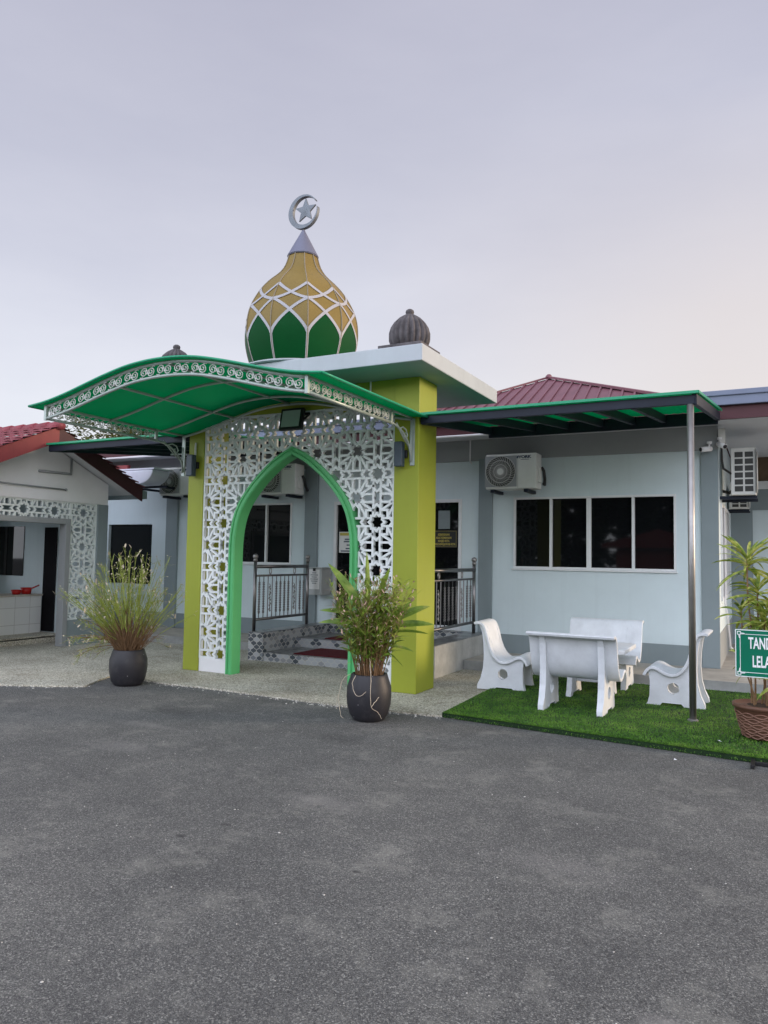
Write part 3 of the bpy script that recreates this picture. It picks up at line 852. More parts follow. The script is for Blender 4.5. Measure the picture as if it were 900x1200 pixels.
# ------------------------------------------------------------------ dome
dm_ = thing('onion_dome', 'gold and green onion dome with white interlaced bands and a crescent on top', 'dome', (-5.43, 8.05, 3.94))
DC = Vector((-5.43, 8.05, 0)); A0 = R(-50); NP = 10
PROF = [(.598, 3.938), (.643, 4.03), (.688, 4.15), (.722, 4.278), (.743, 4.42), (.737, 4.58), (.718, 4.68), (.683, 4.782), (.633, 4.88), (.568, 4.986), (.503, 5.07), (.428, 5.15), (.366, 5.205), (.308, 5.262), (.263, 5.322), (.230, 5.387), (.207, 5.457), (.187, 5.533)]
def rad(z):
    P_ = PROF
    if z <= P_[0][1]: return P_[0][0]
    for i in range(len(P_)-1):
        if P_[i][1] <= z <= P_[i+1][1]:
            p0, p1, p2, p3 = P_[max(0, i-1)], P_[i], P_[i+1], P_[min(len(P_)-1, i+2)]
            h = p2[1]-p1[1]; t = (z-p1[1])/h
            m1 = (p2[0]-p0[0])/max(1e-6, p2[1]-p0[1])*h; m2 = (p3[0]-p1[0])/max(1e-6, p3[1]-p1[1])*h
            return (2*t**3-3*t*t+1)*p1[0]+(t**3-2*t*t+t)*m1+(-2*t**3+3*t*t)*p2[0]+(t**3-t*t)*m2
    return P_[-1][0]
def dsurf(u, z, off=0.):
    """u in panel units from the first seam"""
    a = A0 + u*2*PI/NP; fu = (u % 1)-.5
    q = math.cos(PI/NP)/math.cos(fu*2*PI/NP)
    r = rad(z)*(q*.75+.25) + off
    return Vector((DC.x+r*math.cos(a), DC.y+r*math.sin(a), z))
sh = MB(); nu, nz = 80, 46
zs_ = [3.938+(5.533-3.938)*i/nz for i in range(nz+1)]
v = [dsurf(k*NP/nu, z) for z in zs_ for k in range(nu)]
sh.add(v, [(i*nu+k, i*nu+(k+1) % nu, (i+1)*nu+(k+1) % nu, (i+1)*nu+k) for i in range(nz) for k in range(nu)])
smooth_angle(sh.build('shell', M['gold'], dm_), 12)
def zarch(t): return 4.748-.437*(1-(1-min(1, abs(t))**1.2)**.75)
def zsmile(t): return 4.752+.235*abs(t)**1.458
for k in range(NP):
    q = MB(); nc, nr = 14, 12; v = []
    for i in range(nc+1):
        t = i/nc; zt_ = min(zarch(t), zarch(1-t))
        for j in range(nr+1): v.append(dsurf(k+t*.9999, 3.94+(zt_-3.94)*j/nr, .004))
    q.add(v, [(i*(nr+1)+j, (i+1)*(nr+1)+j, (i+1)*(nr+1)+j+1, i*(nr+1)+j+1) for i in range(nc) for j in range(nr)])
    q.build('petal', M['petal'], dm_, smooth=True)
bd = MB()
def ribbon(fn, k, t0, t1, wdt, off):
    n = 28; pts = [(k+t0+(t1-t0)*i/n, fn(t0+(t1-t0)*i/n)) for i in range(n+1)]
    v = []
    for i, (u, z) in enumerate(pts):
        a, b = pts[max(0, i-1)], pts[min(n, i+1)]
        ru = rad(z)*2*PI/NP
        tu, tz = (b[0]-a[0])*ru, b[1]-a[1]; l = math.hypot(tu, tz); nu_, nz_ = -tz/l, tu/l
        for s in (-.5, 0, .5): v.append(dsurf(u+nu_*wdt*s/ru, z+nz_*wdt*s, off))
    bd.add(v, [(i*3+s, i*3+s+1, i*3+s+4, i*3+s+3) for i in range(n) for s in (0, 1)])
for k in range(NP):
    ribbon(zarch, k, -1, 0, .036, .0075); ribbon(zarch, k, 0, 1, .036, .0085)
    ribbon(zsmile, k, -1, 0, .036, .0095); ribbon(zsmile, k, 0, 1, .036, .0105)
    # straight white seams below the arches
    for sgn in (-1, 1):
        v = [dsurf(k+sgn*.004, 3.945+.38*j/8, .008) for j in range(9)] + [dsurf(k+sgn*.034, 3.945+.38*j/8, .008) for j in range(9)]
        bd.add(v, [(j, j+1, j+10, j+9) for j in range(8)])
bd.build('interlaced_band', M['domewhite'], dm_)
for k in range(NP):
    MB().tube([dsurf(k, z, .004) for z in [3.945+(5.53-3.945)*i/30 for i in range(31)]], .0075, 6).build('rib', M['rib'], dm_, smooth=True)
MB().lathe([(.78, 0), (.80, .008), (.80, .022), (.77, .034)], (DC.x, DC.y, 3.94), 48).build('base_ring', M['slab'], dm_)
sp = MB().lathe([(.197, 5.515), (.207, 5.53), (.192, 5.56), (.025, 5.875), (.02, 5.89)], (DC.x, DC.y, 0), 36).build('spire', M['cone'], dm_)
smooth_angle(sp, 50)
MB().lathe([(.018, 5.88), (.018, 5.93)], (DC.x, DC.y, 0), 10).build('finial_stem', M['black'], dm_)
cz_ = 6.137; RC = .228
out_ = []; ang0 = R(22)
for i in range(49):
    a = ang0 - R(17) + (2*PI-R(-6)-R(12))*i/48
    out_.append((RC*math.cos(a+R(12)), RC*math.sin(a+R(12))))
# crescent: outer circle minus a smaller off-centre circle opening to the right
oc = (.027, .010); ri = .189
def circ_int():
    d_ = math.hypot(*oc); a = (RC*RC-ri*ri+d_*d_)/(2*d_); return a
outer = []; inner = []
gap0, gap1 = R(5), R(-0)
th = math.atan2(oc[1], oc[0])
for i in range(61):
    a = th+R(13)+(2*PI-R(26))*i/60
    outer.append((RC*math.cos(a), RC*math.sin(a)))
for i in range(61):
    a = th+R(14.5)+(2*PI-R(29))*i/60
    inner.append((oc[0]+ri*math.cos(a), oc[1]+ri*math.sin(a)))
cr = MB(); y0, y1 = DC.y-.028, DC.y+.028
n = 61; v = []
for (o_, i_) in zip(outer, inner):
    for y_ in (y0, y1):
        v += [(DC.x+o_[0], y_, cz_+o_[1]), (DC.x+i_[0], y_, cz_+i_[1])]
fcs = []
for i in range(n-1):
    a, b_ = i*4, (i+1)*4
    fcs += [(a, b_, b_+1, a+1), (a+2, a+3, b_+3, b_+2), (a, a+2, b_+2, b_), (a+1, b_+1, b_+3, a+3)]
fcs += [(0, 1, 3, 2), (4*n-4, 4*n-2, 4*n-1, 4*n-3)]
cr.add(v, fcs); smooth_angle(cr.build('crescent', M['crescent'], dm_), 40)
s5 = [((.165 if k % 2 == 0 else .074)*math.cos(PI/2+k*PI/5), (.165 if k % 2 == 0 else .074)*math.sin(PI/2+k*PI/5)) for k in range(10)]
sr = MB(); sc_ = (DC.x+.03, cz_+.015)
v = [(sc_[0]+x, DC.y-.012, sc_[1]+z) for x, z in s5] + [(sc_[0]+x, DC.y+.012, sc_[1]+z) for x, z in s5] + [(sc_[0], DC.y-.022, sc_[1]), (sc_[0], DC.y+.022, sc_[1])]
sr.add(v, [(k, (k+1) % 10, 20) for k in range(10)] + [(10+(k+1) % 10, 10+k, 21) for k in range(10)] + [(k, 10+k, 10+(k+1) % 10, (k+1) % 10) for k in range(10)])
sr.build('star', M['crescent'], dm_)

def stone_dome(x, y, label):
    r = thing('stone_dome', label, 'ornament', (x, y, 3.938), group='small fluted stone domes on the portico roof')
    MB().box(x-.27, x+.27, y-.27, y+.27, 3.939, 3.985).build('plinth', M['stone'], r, bevel=.008)
    pr = [(.17, 0), (.215, .03), (.24, .10), (.240, .17), (.22, .24), (.182, .30), (.13, .352), (.07, .39), (.04, .40), (.045, .41), (.05, .43), (.044, .45), (.025, .464), (.004, .468)]
    def fl_(a, i): return 1 - (.19*(1-abs(math.cos(a*10)))**1.3 if i < 8 else 0)
    MB().lathe(pr, (x, y, 3.985), 144, fn=fl_).build('fluted_body', M['stone'], r, smooth=True)
stone_dome(-3.655, 7.63, 'dark fluted stone dome on the right end of the portico roof')
stone_dome(-7.18, 7.63, 'fluted stone dome on the left end of the roof, mostly behind the canopy')

# ------------------------------------------------------------------ curved entrance canopy
ca = thing('canopy', 'curved green entrance canopy with white scrollwork rails in front of the portico', 'canopy', (-5.52, 7.9, 3.1))
CX, CH = -5.525, 1.76
PT = [(0, 0), (.12, -.006), (.27, -.034), (.44, -.095), (.6, -.165), (.76, -.237), (.9, -.29), (1, -.318), (1.15, -.345)]
def cprof(x):
    t = abs(x-CX)/CH
    for i in range(len(PT)-1):
        if t <= PT[i+1][0] or i == len(PT)-2:
            p0, p1, p2, p3 = PT[max(0, i-1)], PT[i], PT[i+1], PT[min(len(PT)-1, i+2)]
            if i == 0: p0 = (-p2[0], p2[1])
            h = p2[0]-p1[0]; s_ = (t-p1[0])/h
            m1 = (p2[1]-p0[1])/(p2[0]-p0[0])*h; m2 = (p3[1]-p1[1])/max(1e-6, p3[0]-p1[0])*h
            return (2*s_**3-3*s_*s_+1)*p1[1]+(s_**3-2*s_*s_+s_)*m1+(-2*s_**3+3*s_*s_)*p2[1]+(s_**3-s_*s_)*m2
ZB = 3.425                       # bottom rail at the crown; the top rail is .14 higher
YF, YR = 5.70, 7.41
XL, XR = CX-CH, CX+CH
xs_ = [XL+(XR-XL)*i/48 for i in range(49)]
xo = [-7.49+(-3.57+7.49)*i/56 for i in range(57)]
# polycarbonate sheet with a rolled edge
s_ = MB(); ys_ = [5.63+(7.965-5.63)*j/12 for j in range(13)]; n = len(xo)
v = [(x, y, ZB+cprof(x)+.162) for y in ys_ for x in xo] + [(x, y, ZB+cprof(x)+.168) for y in ys_ for x in xo]; m_ = len(ys_)*n
fcs = [(j*n+i, (j+1)*n+i, (j+1)*n+i+1, j*n+i+1) for j in range(12) for i in range(n-1)] + [(m_+j*n+i, m_+j*n+i+1, m_+(j+1)*n+i+1, m_+(j+1)*n+i) for j in range(12) for i in range(n-1)]
s_.add(v, fcs); s_.build('roof_sheet', M['sheet'], ca, smooth=True)
e_ = MB()
e_.tube([(x, 5.625, ZB+cprof(x)+.165) for x in xo], .013, 6); e_.tube([(-3.565, y, ZB+cprof(-3.57)+.165) for y in ys_], .013, 6); e_.tube([(-7.495, y, ZB+cprof(-7.49)+.165) for y in ys_], .013, 6)
e_.build('sheet_edge', M['greenedge'], ca, smooth=True)
def canopy_arc(y, dz, r, name):
    return MB().tube([(x, y, ZB+cprof(x)+dz) for x in xs_], r, 8).build(name, M['canopy_metal'], ca, smooth=True)
canopy_arc(YF, 0, .017, 'bottom_rail'); canopy_arc(YF, .14, .019, 'top_rail')
canopy_arc(6.62, .135, .017, 'arched_rib'); canopy_arc(7.5, .135, .017, 'arched_rib'); canopy_arc(7.94, .13, .019, 'arched_rib')
for x in (XL+.88, CX+.02, XR-.88):
    MB().tube([(x, YF, ZB+cprof(x)+.135), (x, 7.95, ZB+cprof(x)+.135)], .016, 8).build('purlin', M['canopy_metal'], ca, smooth=True)
for x in (XL, XR):
    z = ZB+cprof(x)
    for dz in (0, .14):
        MB().tube([(x, YF, z+dz), (x, YR, z+dz)], .017, 8).build('side_rail', M['canopy_metal'], ca, smooth=True)
    MB().tube([(x, YR, z+.14), (x, 7.95, z+.145)], .014, 8).build('side_rail', M['canopy_metal'], ca, smooth=True)
    for y in (YF, YR): MB().box(x-.018, x+.018, y-.018, y+.018, z-.02, z+.155).build('end_post', M['canopy_metal'], ca, bevel=.003)
    # bracket: curved strut to the pillar with an inner scroll and a wall plate
    bx = x-.01 if x < CX else x+.01
    br = MB(); c0 = (x, YR, z); c1 = (bx, 7.945, z-.36)
    br.tube([(x, YR+(7.94-YR)*math.sin(a), z-.36+.36*math.cos(a)) for a in [PI/2*i/14 for i in range(15)]], .014, 8)
    br.tube([(x, 7.93, z-.02-.5*t) for t in (0, .72)], .012, 8)
    br.tube([(x, 7.60, z-.04), (x, 7.72, z+.0), (x, 7.80, z-.02), (x, 7.84, z-.08), (x, 7.80, z-.13), (x, 7.75, z-.10), (x, 7.78, z-.06)], .009, 6)
    br.tube([(x, 7.55, z+.02), (x, 7.70, z-.10), (x, 7.86, z-.20)], .009, 6)
    bo = br.build('bracket', M['canopy_metal'], ca, smooth=True)
    MB().box(bx-.028, bx+.028, 7.955, 7.968, z-.42, z+.14).build('wall_plate', M['canopy_metal'], bo)
# scrollwork
def scroll_unit(mbx, f3):
    """two mirrored scrolls and a cross, unit square (s,h) mapped by f3"""
    for mir in (0, 1):
        def q(s, h): return f3(1-s, 1-h) if mir else f3(s, h)
        pts = []
        for i in range(20):
            a = R(70)+i*R(30); r = .40*(1-i/23)
            pts.append(q(.27+r*.55*math.cos(a), .50+r*math.sin(a)))
        mbx.tube(pts, .0062, 4)
        mbx.tube([q(.30, .90), q(.42, .82), q(.50, .5)], .0062, 4)
        mbx.tube([q(.04, .10), q(.10, .04), q(.22, .10)], .0062, 4)
    mbx.tube([f3(.40, .30), f3(.60, .70)], .0065, 4); mbx.tube([f3(.40, .72), f3(.60, .28)], .0065, 4)
sw = MB(); NU = 15
for i in range(NU):
    def f3(s, h, i=i):
        x = XL+.03+(XR-XL-.06)*(i+s*.94+.03)/NU
        return (x, YF, ZB+cprof(x)+.012+.116*h)
    scroll_unit(sw, f3)
sw.build('front_scrollwork', M['scroll'], ca)
for x in (XL, XR):
    sw = MB(); z = ZB+cprof(x)
    for i in range(8):
        def f3(s, h, i=i): return (x, YF+.03+(YR-YF-.06)*(i+s*.94+.03)/8, z+.012+.116*h)
        scroll_unit(sw, f3)
    sw.build('side_scrollwork', M['scroll'], ca)

# ------------------------------------------------------------------ flat awnings
def awning(name, label, xa, xb, xb_back, post, y0=8.0, y1=10.40, rafters=()):
    r = thing(name, label, 'awning', ((xa+xb)/2, y0, 3.1))
    def zz(y): return 3.18 + (y-y0)*.10
    MB().bar((xa, y0, 3.225), (xb, y0, 3.225), .05, .095).build('front_beam', M['navy'], r, bevel=.004)
    MB().bar((xa, y1, zz(y1)+.03), (xb_back, y1, zz(y1)+.03), .05, .16).build('rear_beam', M['navy'], r)
    for (x0, x1) in ((xa+.03, xa+.03), (xb, xb_back)):
        MB().bar((x0, y0-.02, 3.225), (x1, y1, zz(y1)+.05), .05, .11).build('end_beam', M['navy'], r, bevel=.004)
    for x in rafters:
        MB().bar((x, y0, 3.222), (x+.02, y1, zz(y1)+.055), .05, .10).build('rafter', M['navy'], r)
    s = MB(); zt0, zt1 = 3.285, zz(y1)+.125
    nx = 60; v = []
    for (y, zz_) in ((y0-.06, zt0-.005), (y1+.04, zt1)):
        for i in range(nx+1):
            x = (xa-.01)+(xb-xa+.05)*i/nx + ((xb_back-xb)*i/nx if y > 9 else 0)
            v.append((x, y, zz_+.008*(i % 2)))
    n = nx+1
    v += [(a, b, c+.008) for a, b, c in v]
    s.add(v, [(i, i+n, i+n+1, i+1) for i in range(nx)] + [(2*n+i, 2*n+i+1, 3*n+i+1, 3*n+i) for i in range(nx)])
    s.build('roof_sheet', M['sheet'], r)
    MB().bar((xa-.01, y0-.062, zt0+.006), (xb+.04, y0-.062, zt0+.006), .012, .028).bar((xb+.042, y0-.06, zt0+.006), (xb_back+.042, y1+.04, zt1+.01), .012, .028).build('sheet_edge', M['greenedge'], r)
    if post is not None:
        MB().tube([(post, y0, .047), (post, y0, 3.178)], .033, 20).build('post', M['steel'], r, smooth=True)
        MB().lathe([(.05, 0), (.05, .012), (.04, .02)], (post, y0, .047), 20).build('post_foot', M['steel'], r)
    return r
awning('awning', 'flat green sheet awning on a steel post over the white seats', -3.66, -.66, -.58, -.70, rafters=(-3.0, -2.52, -2.051, -1.641, -1.25))
awning('awning', 'flat dark awning between the left pillar and the red tiled gable', -10.1, -7.22, -7.22, None, y1=11.15, rafters=(-9.4, -8.7, -8.0))  # rear edge stretched back to the wall to block light from above

# ------------------------------------------------------------------ left building (gable wall facing +x)
lb = thing('washroom_building', 'small gabled outbuilding with red roof tiles and a pierced lattice front on the left', 'building', (-11.5, 8.2, 0))
XG = -10.55
GY, GZ = 8.19, 3.46          # gable peak (underside)
def gz(y): return GZ - abs(y-GY)*.45
MB().prism([(6.75, 2.45), (9.61, 2.45), (9.61, gz(9.61)-.01), (GY, GZ-.01), (6.75, gz(6.75)-.01)], 'x', XG-.15, XG).build('gable_wall', M['white'], lb)
for a, b in ((9.40, 9.63), (6.75, 6.95)): MB().box(XG-.15, XG-.001, a, b, .018, 2.45).build('pilaster', M['grey'], lb, bevel=.005)
MB().box(XG-.13, XG-.02, 8.84, 9.40, .018, .45).build('base_panel', M['grey'], lb)
f = MB(); f.box(XG-.16, XG-.004, 8.74, 8.84, .018, 2.16); f.box(XG-.16, XG-.004, 6.95, 8.74, 2.07, 2.16); f.build('opening_frame', M['band'], lb, bevel=.006)
lattice_bars('lattice_screen', M['lattice2'], lb, .588, 9.12, 2.28, 8.84, 9.40, .45, 2.45, lambda a, z: True, 'x', XG-.03, depth=.04)
lattice_bars('lattice_screen', M['lattice2'], lb, .588, 9.12, 2.28, 6.95, 8.84, 2.16, 2.45, lambda a, z: True, 'x', XG-.032, depth=.04)
# other walls, ceiling, floor step, counter
w = MB(); w.box(-14.4, XG-.151, 9.45, 9.60, .018, 3.0); w.box(-14.4, XG-.151, 6.75, 6.9, .018, 3.0)
wall_grid(w, 'x', -13.4, .15, 6.9, 9.45, .018, 2.6, [(7.0, 9.12, 1.0, 2.25)])
w.build('wall', M['wall'], lb)
MB().box(-14.4, XG-.151, 6.9, 9.45, 2.6, 2.63).build('ceiling', M['soffit'], lb)
wi = MB().box(-13.35, -12.53, 9.436, 9.449, 1.14, 2.07).build('window', M['glass'], lb)
MB().box(-13.06, -13.0, 9.425, 9.435, 1.14, 2.07).build('frame', M['black'], wi)
MB().box(-11.95, -11.62, 9.43, 9.449, .15, 2.05).build('doorway_dark_sheet', M['dark'], lb)  # flat black sheet on the wall; the opening's darkness is its colour
MB().box(-11.9, -11.3, 6.9, 9.3, .10, .12).build('floor_strip', M['kerbgrey'], lb)
ct = MB().box(-12.4, -11.84, 6.9, 9.33, .14, .80).build('counter', M['whitetile'], lb)
MB().box(-12.42, -11.82, 6.9, 9.35, .80, .83).build('counter_top', M['walk'], ct, bevel=.005)
MB().box(-12.6, -11.3, 6.9, 9.4, .018, .14).build('step', M['pebble'], lb)
# roof: two tiled slopes running along -x, fascia boards on the gable edge
XF = -10.13; eav0, eav1 = 6.2, 10.02
def rz(y): return GZ+.16 - abs(y-GY)*.45
sl = MB(); ny, nx = 12, 22
for side in (0, 1):
    for i in range(nx):
        x1 = XF+.03-.24*i; x0 = x1-.245
        for j in range(ny):
            ya = GY+(eav0-GY)*j/ny if side == 0 else GY+(eav1-GY)*j/ny
            yb = GY+(eav0-GY)*(j+1.12)/ny if side == 0 else GY+(eav1-GY)*(j+1.12)/ny
            za, zb_ = rz(ya)-.012, rz(yb)+.028
            # a curved tile: three facets across
            v = []
            for q in range(5):
                xx = x0+(x1-x0)*q/4; hh = .022*math.sin(PI*q/4)
                v += [(xx, ya, za+hh), (xx, yb, zb_+hh), (xx, yb, zb_+hh-.022)]
            sl.add(v, [(q*3, q*3+1, q*3+4, q*3+3) for q in range(4)] + [(q*3+1, q*3+2, q*3+5, q*3+4) for q in range(4)])
rfo = sl.build('roof', M['rooftile'], lb)
rc = MB()
for i in range(18):
    x1 = XF+.05-.3*i; x0 = x1-.31
    rc.tube([(x0, GY, rz(GY)-.01), (x1, GY, rz(GY)+.012)], .075, 10)
rc.build('ridge_cap', M['rooftile'], rfo, smooth=True)
ud = MB()
ud.prism([(eav0, gz(eav0)+.01), (GY, GZ+.01), (eav1, gz(eav1)+.01), (eav1, gz(eav1)+.05), (GY, GZ+.05), (eav0, gz(eav0)+.05)], 'x', -14.4, XF-.031)
ud.build('roof_underside', M['soffit'], rfo)
fb = MB(); fb.prism([(eav0, rz(eav0)-.015-.24), (GY, rz(GY)-.015-.24), (GY, rz(GY)-.012), (eav0, rz(eav0)-.012)], 'x', XF-.03, XF)
fb.build('bargeboard', M['redboard'], lb)
fb = MB(); fb.prism([(GY, rz(GY)-.015-.24), (eav1, rz(eav1)-.015-.24), (eav1, rz(eav1)-.012), (GY, rz(GY)-.012)], 'x', XF-.03, XF-.001)
fb.build('bargeboard', M['maroon'], lb)
MB().prism([(eav1-.02, rz(eav1)-.22), (eav1+.16, rz(eav1)-.20), (eav1+.16, rz(eav1)-.06), (eav1-.02, rz(eav1)-.04)], 'x', -14.4, XF-.05).build('gutter', M['grey'], lb)
MB().tube([(XG+.02, 8.15, 2.91), (XG+.02, 8.78, 2.92), (XG+.02, 8.78, 3.18)], .022, 8).build('pipe', M['band'], lb, smooth=True)
MB().tube([(XG+.03, 7.0, 2.66), (XG+.03, 8.68, 2.645)], .014, 6).sphere((XG+.03, 8.68, 2.645), .025, 6).build('rod', M['band'], lb, smooth=True)

for (x, y, r_, h_, lab, hd) in ((-12.0, 8.93, .085, .075, 'small red plastic bowl on the tiled counter', False), (-12.0, 9.13, .10, .115, 'red plastic dipper with a raised handle on the tiled counter', True)):
    p = thing('red_dipper' if hd else 'red_bowl', lab, 'dipper' if hd else 'bowl', (x, y, .83))
    MB().lathe([(r_*.78, 0), (r_, h_), (r_*.95, h_), (r_*.72, .012)], (x, y, .831), 20).build('bowl', M['red'], p, smooth=True)
    if hd: MB().tube([(x, y+r_*.9, .92), (x+.02, y+.25, .985)], .014, 6).build('handle', M['red'], p, smooth=True)
    else: MB().tube([(x+r_*math.cos(a), y+r_*math.sin(a), .831+h_) for a in [2*PI*i/20 for i in range(21)]], .006, 5).build('rim', M['red'], p)

tk = thing('plastic_tank', 'pale blue rounded plastic tank under the left awning', 'tank', (-10.5, 10.4, 2.9))
MB().prism([(-11.2, 3.15), (-11.2, 3.05), (-10.95, 2.98), (-10.7, 2.91), (-10.5, 2.88), (-10.36, 2.90), (-10.25, 2.95), (-10.17, 3.03), (-10.13, 3.11), (-10.14, 3.15)], 'y', 10.25, 10.7).build('shell', M['tank'], tk, bevel=.03)
MB().bar((-11.4, 10.5, 3.17), (-10.1, 10.5, 3.17), .5, .03).build('rim', M['tank'], tk)
MB().bar((-11.0, 10.5, 2.85), (-10.0, 10.5, 2.85), .05, .04).bar((-10.15, 10.5, 2.85), (-10.15, 11.3, 2.85), .05, .04).bar((-10.9, 10.5, 2.85), (-10.9, 11.3, 2.85), .05, .04).build('bracket', M['navy'], tk)

# ------------------------------------------------------------------ air conditioners
def make_ac(label, w_, h_, d_, logo=True, cat_grp='air conditioner units on the front wall'):
    """local: front faces -y, back at y=0, origin bottom centre of the back"""
    r = thing('air_conditioner', label, 'air conditioner', (0, 0, 0), group=cat_grp)
    MB().box(-w_/2, w_/2, -d_, 0, 0, h_).build('casing', M['acbody'], r, bevel=.014)
    cx, cz, rf_ = -w_/2+w_*.30, h_*.5, h_*.435
    MB().prism([(cx-rf_-.015, .035), (cx+rf_+.02, .035), (cx+rf_+.02, h_-.03), (cx-rf_-.015, h_-.03)], 'y', -d_-.004, -d_-.0005).build('grille_plate', M['band'], r)
    gq = MB()
    gq.prism([(cx+rf_*math.cos(2*PI*k/40), cz+rf_*math.sin(2*PI*k/40)) for k in range(40)], 'y', -d_-.009, -d_-.0045)
    gr = gq.build('fan_opening', M['acdark'], r)
    q = MB()
    for k in range(34):
        a = 2*PI*k/34
        q.tube([(cx+rf_*t*math.cos(a+.9*t), -d_-.014, cz+rf_*t*math.sin(a+.9*t)) for t in (.2, .45, .7, .98)], .0028, 4)
    for t in (.45, .72, 1.0): q.tube([(cx+rf_*t*math.cos(2*PI*k/36), -d_-.013, cz+rf_*t*math.sin(2*PI*k/36)) for k in range(37)], .003, 4)
    q.build('fan_guard', M['acbody'], r)
    MB().lathe([(.045, 0), (.045, .01), (.03, .014)], (0, 0, 0), 18)
    hb = MB(); hb.prism([(cx+.048*math.cos(2*PI*k/20), cz+.048*math.sin(2*PI*k/20)) for k in range(20)], 'y', -d_-.02, -d_-.01); hb.build('hub', M['acbody'], r)
    MB().box(cx+rf_+.035, cx+rf_+.038, -d_-.002, -d_+.001, .02, h_-.02).build('seam', M['acdark'], r)
    # heat exchanger grille on the -x end: two columns of slots
    e = MB()
    for i in range(6):
        for j in range(2):
            y0 = -d_+.035+j*(d_-.06)/2; z0 = .05+i*(h_-.09)/6
            e.box(-w_/2-.006, -w_/2-.001, y0, y0+(d_-.06)/2-.025, z0, z0+(h_-.09)/6-.022)
    e.build('end_grille', M['acdark'], r)
    if logo:
        text('YORK', h_*.105, M['ink'], r, (w_*.155, -d_-.002, h_*.86), sx=1.25, bold=.003)
        lb_ = MB(); lb_.prism([(w_*.115, h_*.86), (w_*.15, h_*.86), (w_*.16, h_*.925), (w_*.125, h_*.925)], 'y', -d_-.003, -d_-.0005); lb_.box(w_*.20, w_*.36, -d_-.003, -d_-.0005, h_*.815, h_*.828); lb_.build('emblem', M['ink'], r)
    v = MB().box(w_/2+.001, w_/2+.03, -d_*.75, -d_*.3, h_*.18, h_*.6).build('valve_cover', M['acbody'], r, bevel=.006)
    MB().tube([(w_/2+.03, -d_*.4, h_*.62), (w_/2+.06, -d_*.35, h_*.52), (w_/2+.065, -d_*.2, h_*.3), (w_/2+.03, .06, h_*.16), (w_/2-.01, .16, h_*.2)], .024, 8).build('pipe', M['cable'], r, smooth=True)
    for x in (-w_*.36, w_*.30): MB().box(x-.03, x+.03, -d_-.01, .15, -.05, -.004).build('bracket', M['navy'], r)

    return r
ac = make_ac('white wall air conditioner left of the wide window, lettering YORK', .79, .535, .29)
ac.location = (-3.475, 11.14, 2.655)
for x, z, lab in ((-7.77, 2.68, 'white air conditioner above the window seen through the arch'), (-10.12, 2.72, 'air conditioner in the shade left of the left lime pillar')):
    c = copy_tree(ac); c.location = (x, 11.14, z); c['label'] = lab
ac2 = make_ac('large air conditioner on the side wall at the right edge, slotted end facing out', .85, .67, .32, False, 'air conditioner units in the side passage')
ac2.location = (-.49, 12.02, 2.55); ac2.rotation_euler = (0, 0, PI/2)
c = copy_tree(ac2); c.location = (-.60, 13.9, 2.48); c.scale = (.9, .9, .62); c['label'] = 'smaller air conditioner further back beneath the large side unit'
for k, (y, z) in enumerate(((12.0, 2.52), (13.88, 2.45))):
    pass

# cameras on the corner
def cctv(x, y, z, d, label):
    r = thing('security_camera', label, 'camera', (x, y, z), group='white security cameras on the wall corner')
    p = Vector((x, y, z)); d = Vector(d).normalized()
    o = MB().tube([p-d*.08, p+d*.08], .036, 14).build('body', M['white'], r, smooth=True)
    MB().tube([p+d*.08, p+d*.086], .028, 12).build('lens', M['black'], r)
    MB().tube([p-d*.05, p-d*.05+Vector((0, .04, .09))], .012, 6).lathe([(.035, 0), (.035, .03)], tuple(p-d*.05+Vector((0, .04, .075))), 10).build('mount', M['white'], r)
cctv(-.78, 11.16, 3.16, (-.75, -.6, -.12), 'white bullet security camera pointing left on the wall corner')
cctv(-.58, 11.14, 3.20, (.55, -.75, -.35), 'white bullet security camera pointing down right past the corner')
jb = MB().box(-.625, -.54, 11.2, 11.29, 3.24, 3.44); o = jb.build('junction_box', M['acbody'], bevel=.006)
prop(o, 'small beige junction box above the corner security camera', 'junction box')
cbl = MB().tube([(-.59, 11.26, 3.2), (-.59, 11.35, 3.02), (-.58, 11.48, 2.92), (-.48, 11.62, 2.85)], .016, 7); prop(cbl.build('cable', M['cable'], smooth=True), 'dark cable running from the corner to the side air conditioner', 'cable')
pp = MB().tube([(-3.42, 10.08, .03), (-3.42, 10.08, .17), (-3.38, 10.7, .17), (-3.1, 11.1, .17)], .016, 6).tube([(-3.42, 10.08, .045), (-2.9, 10.08, .045)], .016, 6)
prop(pp.build('pipe', M['pvc'], smooth=True), 'thin white plastic pipe on the kerb behind the left seat', 'pipe')

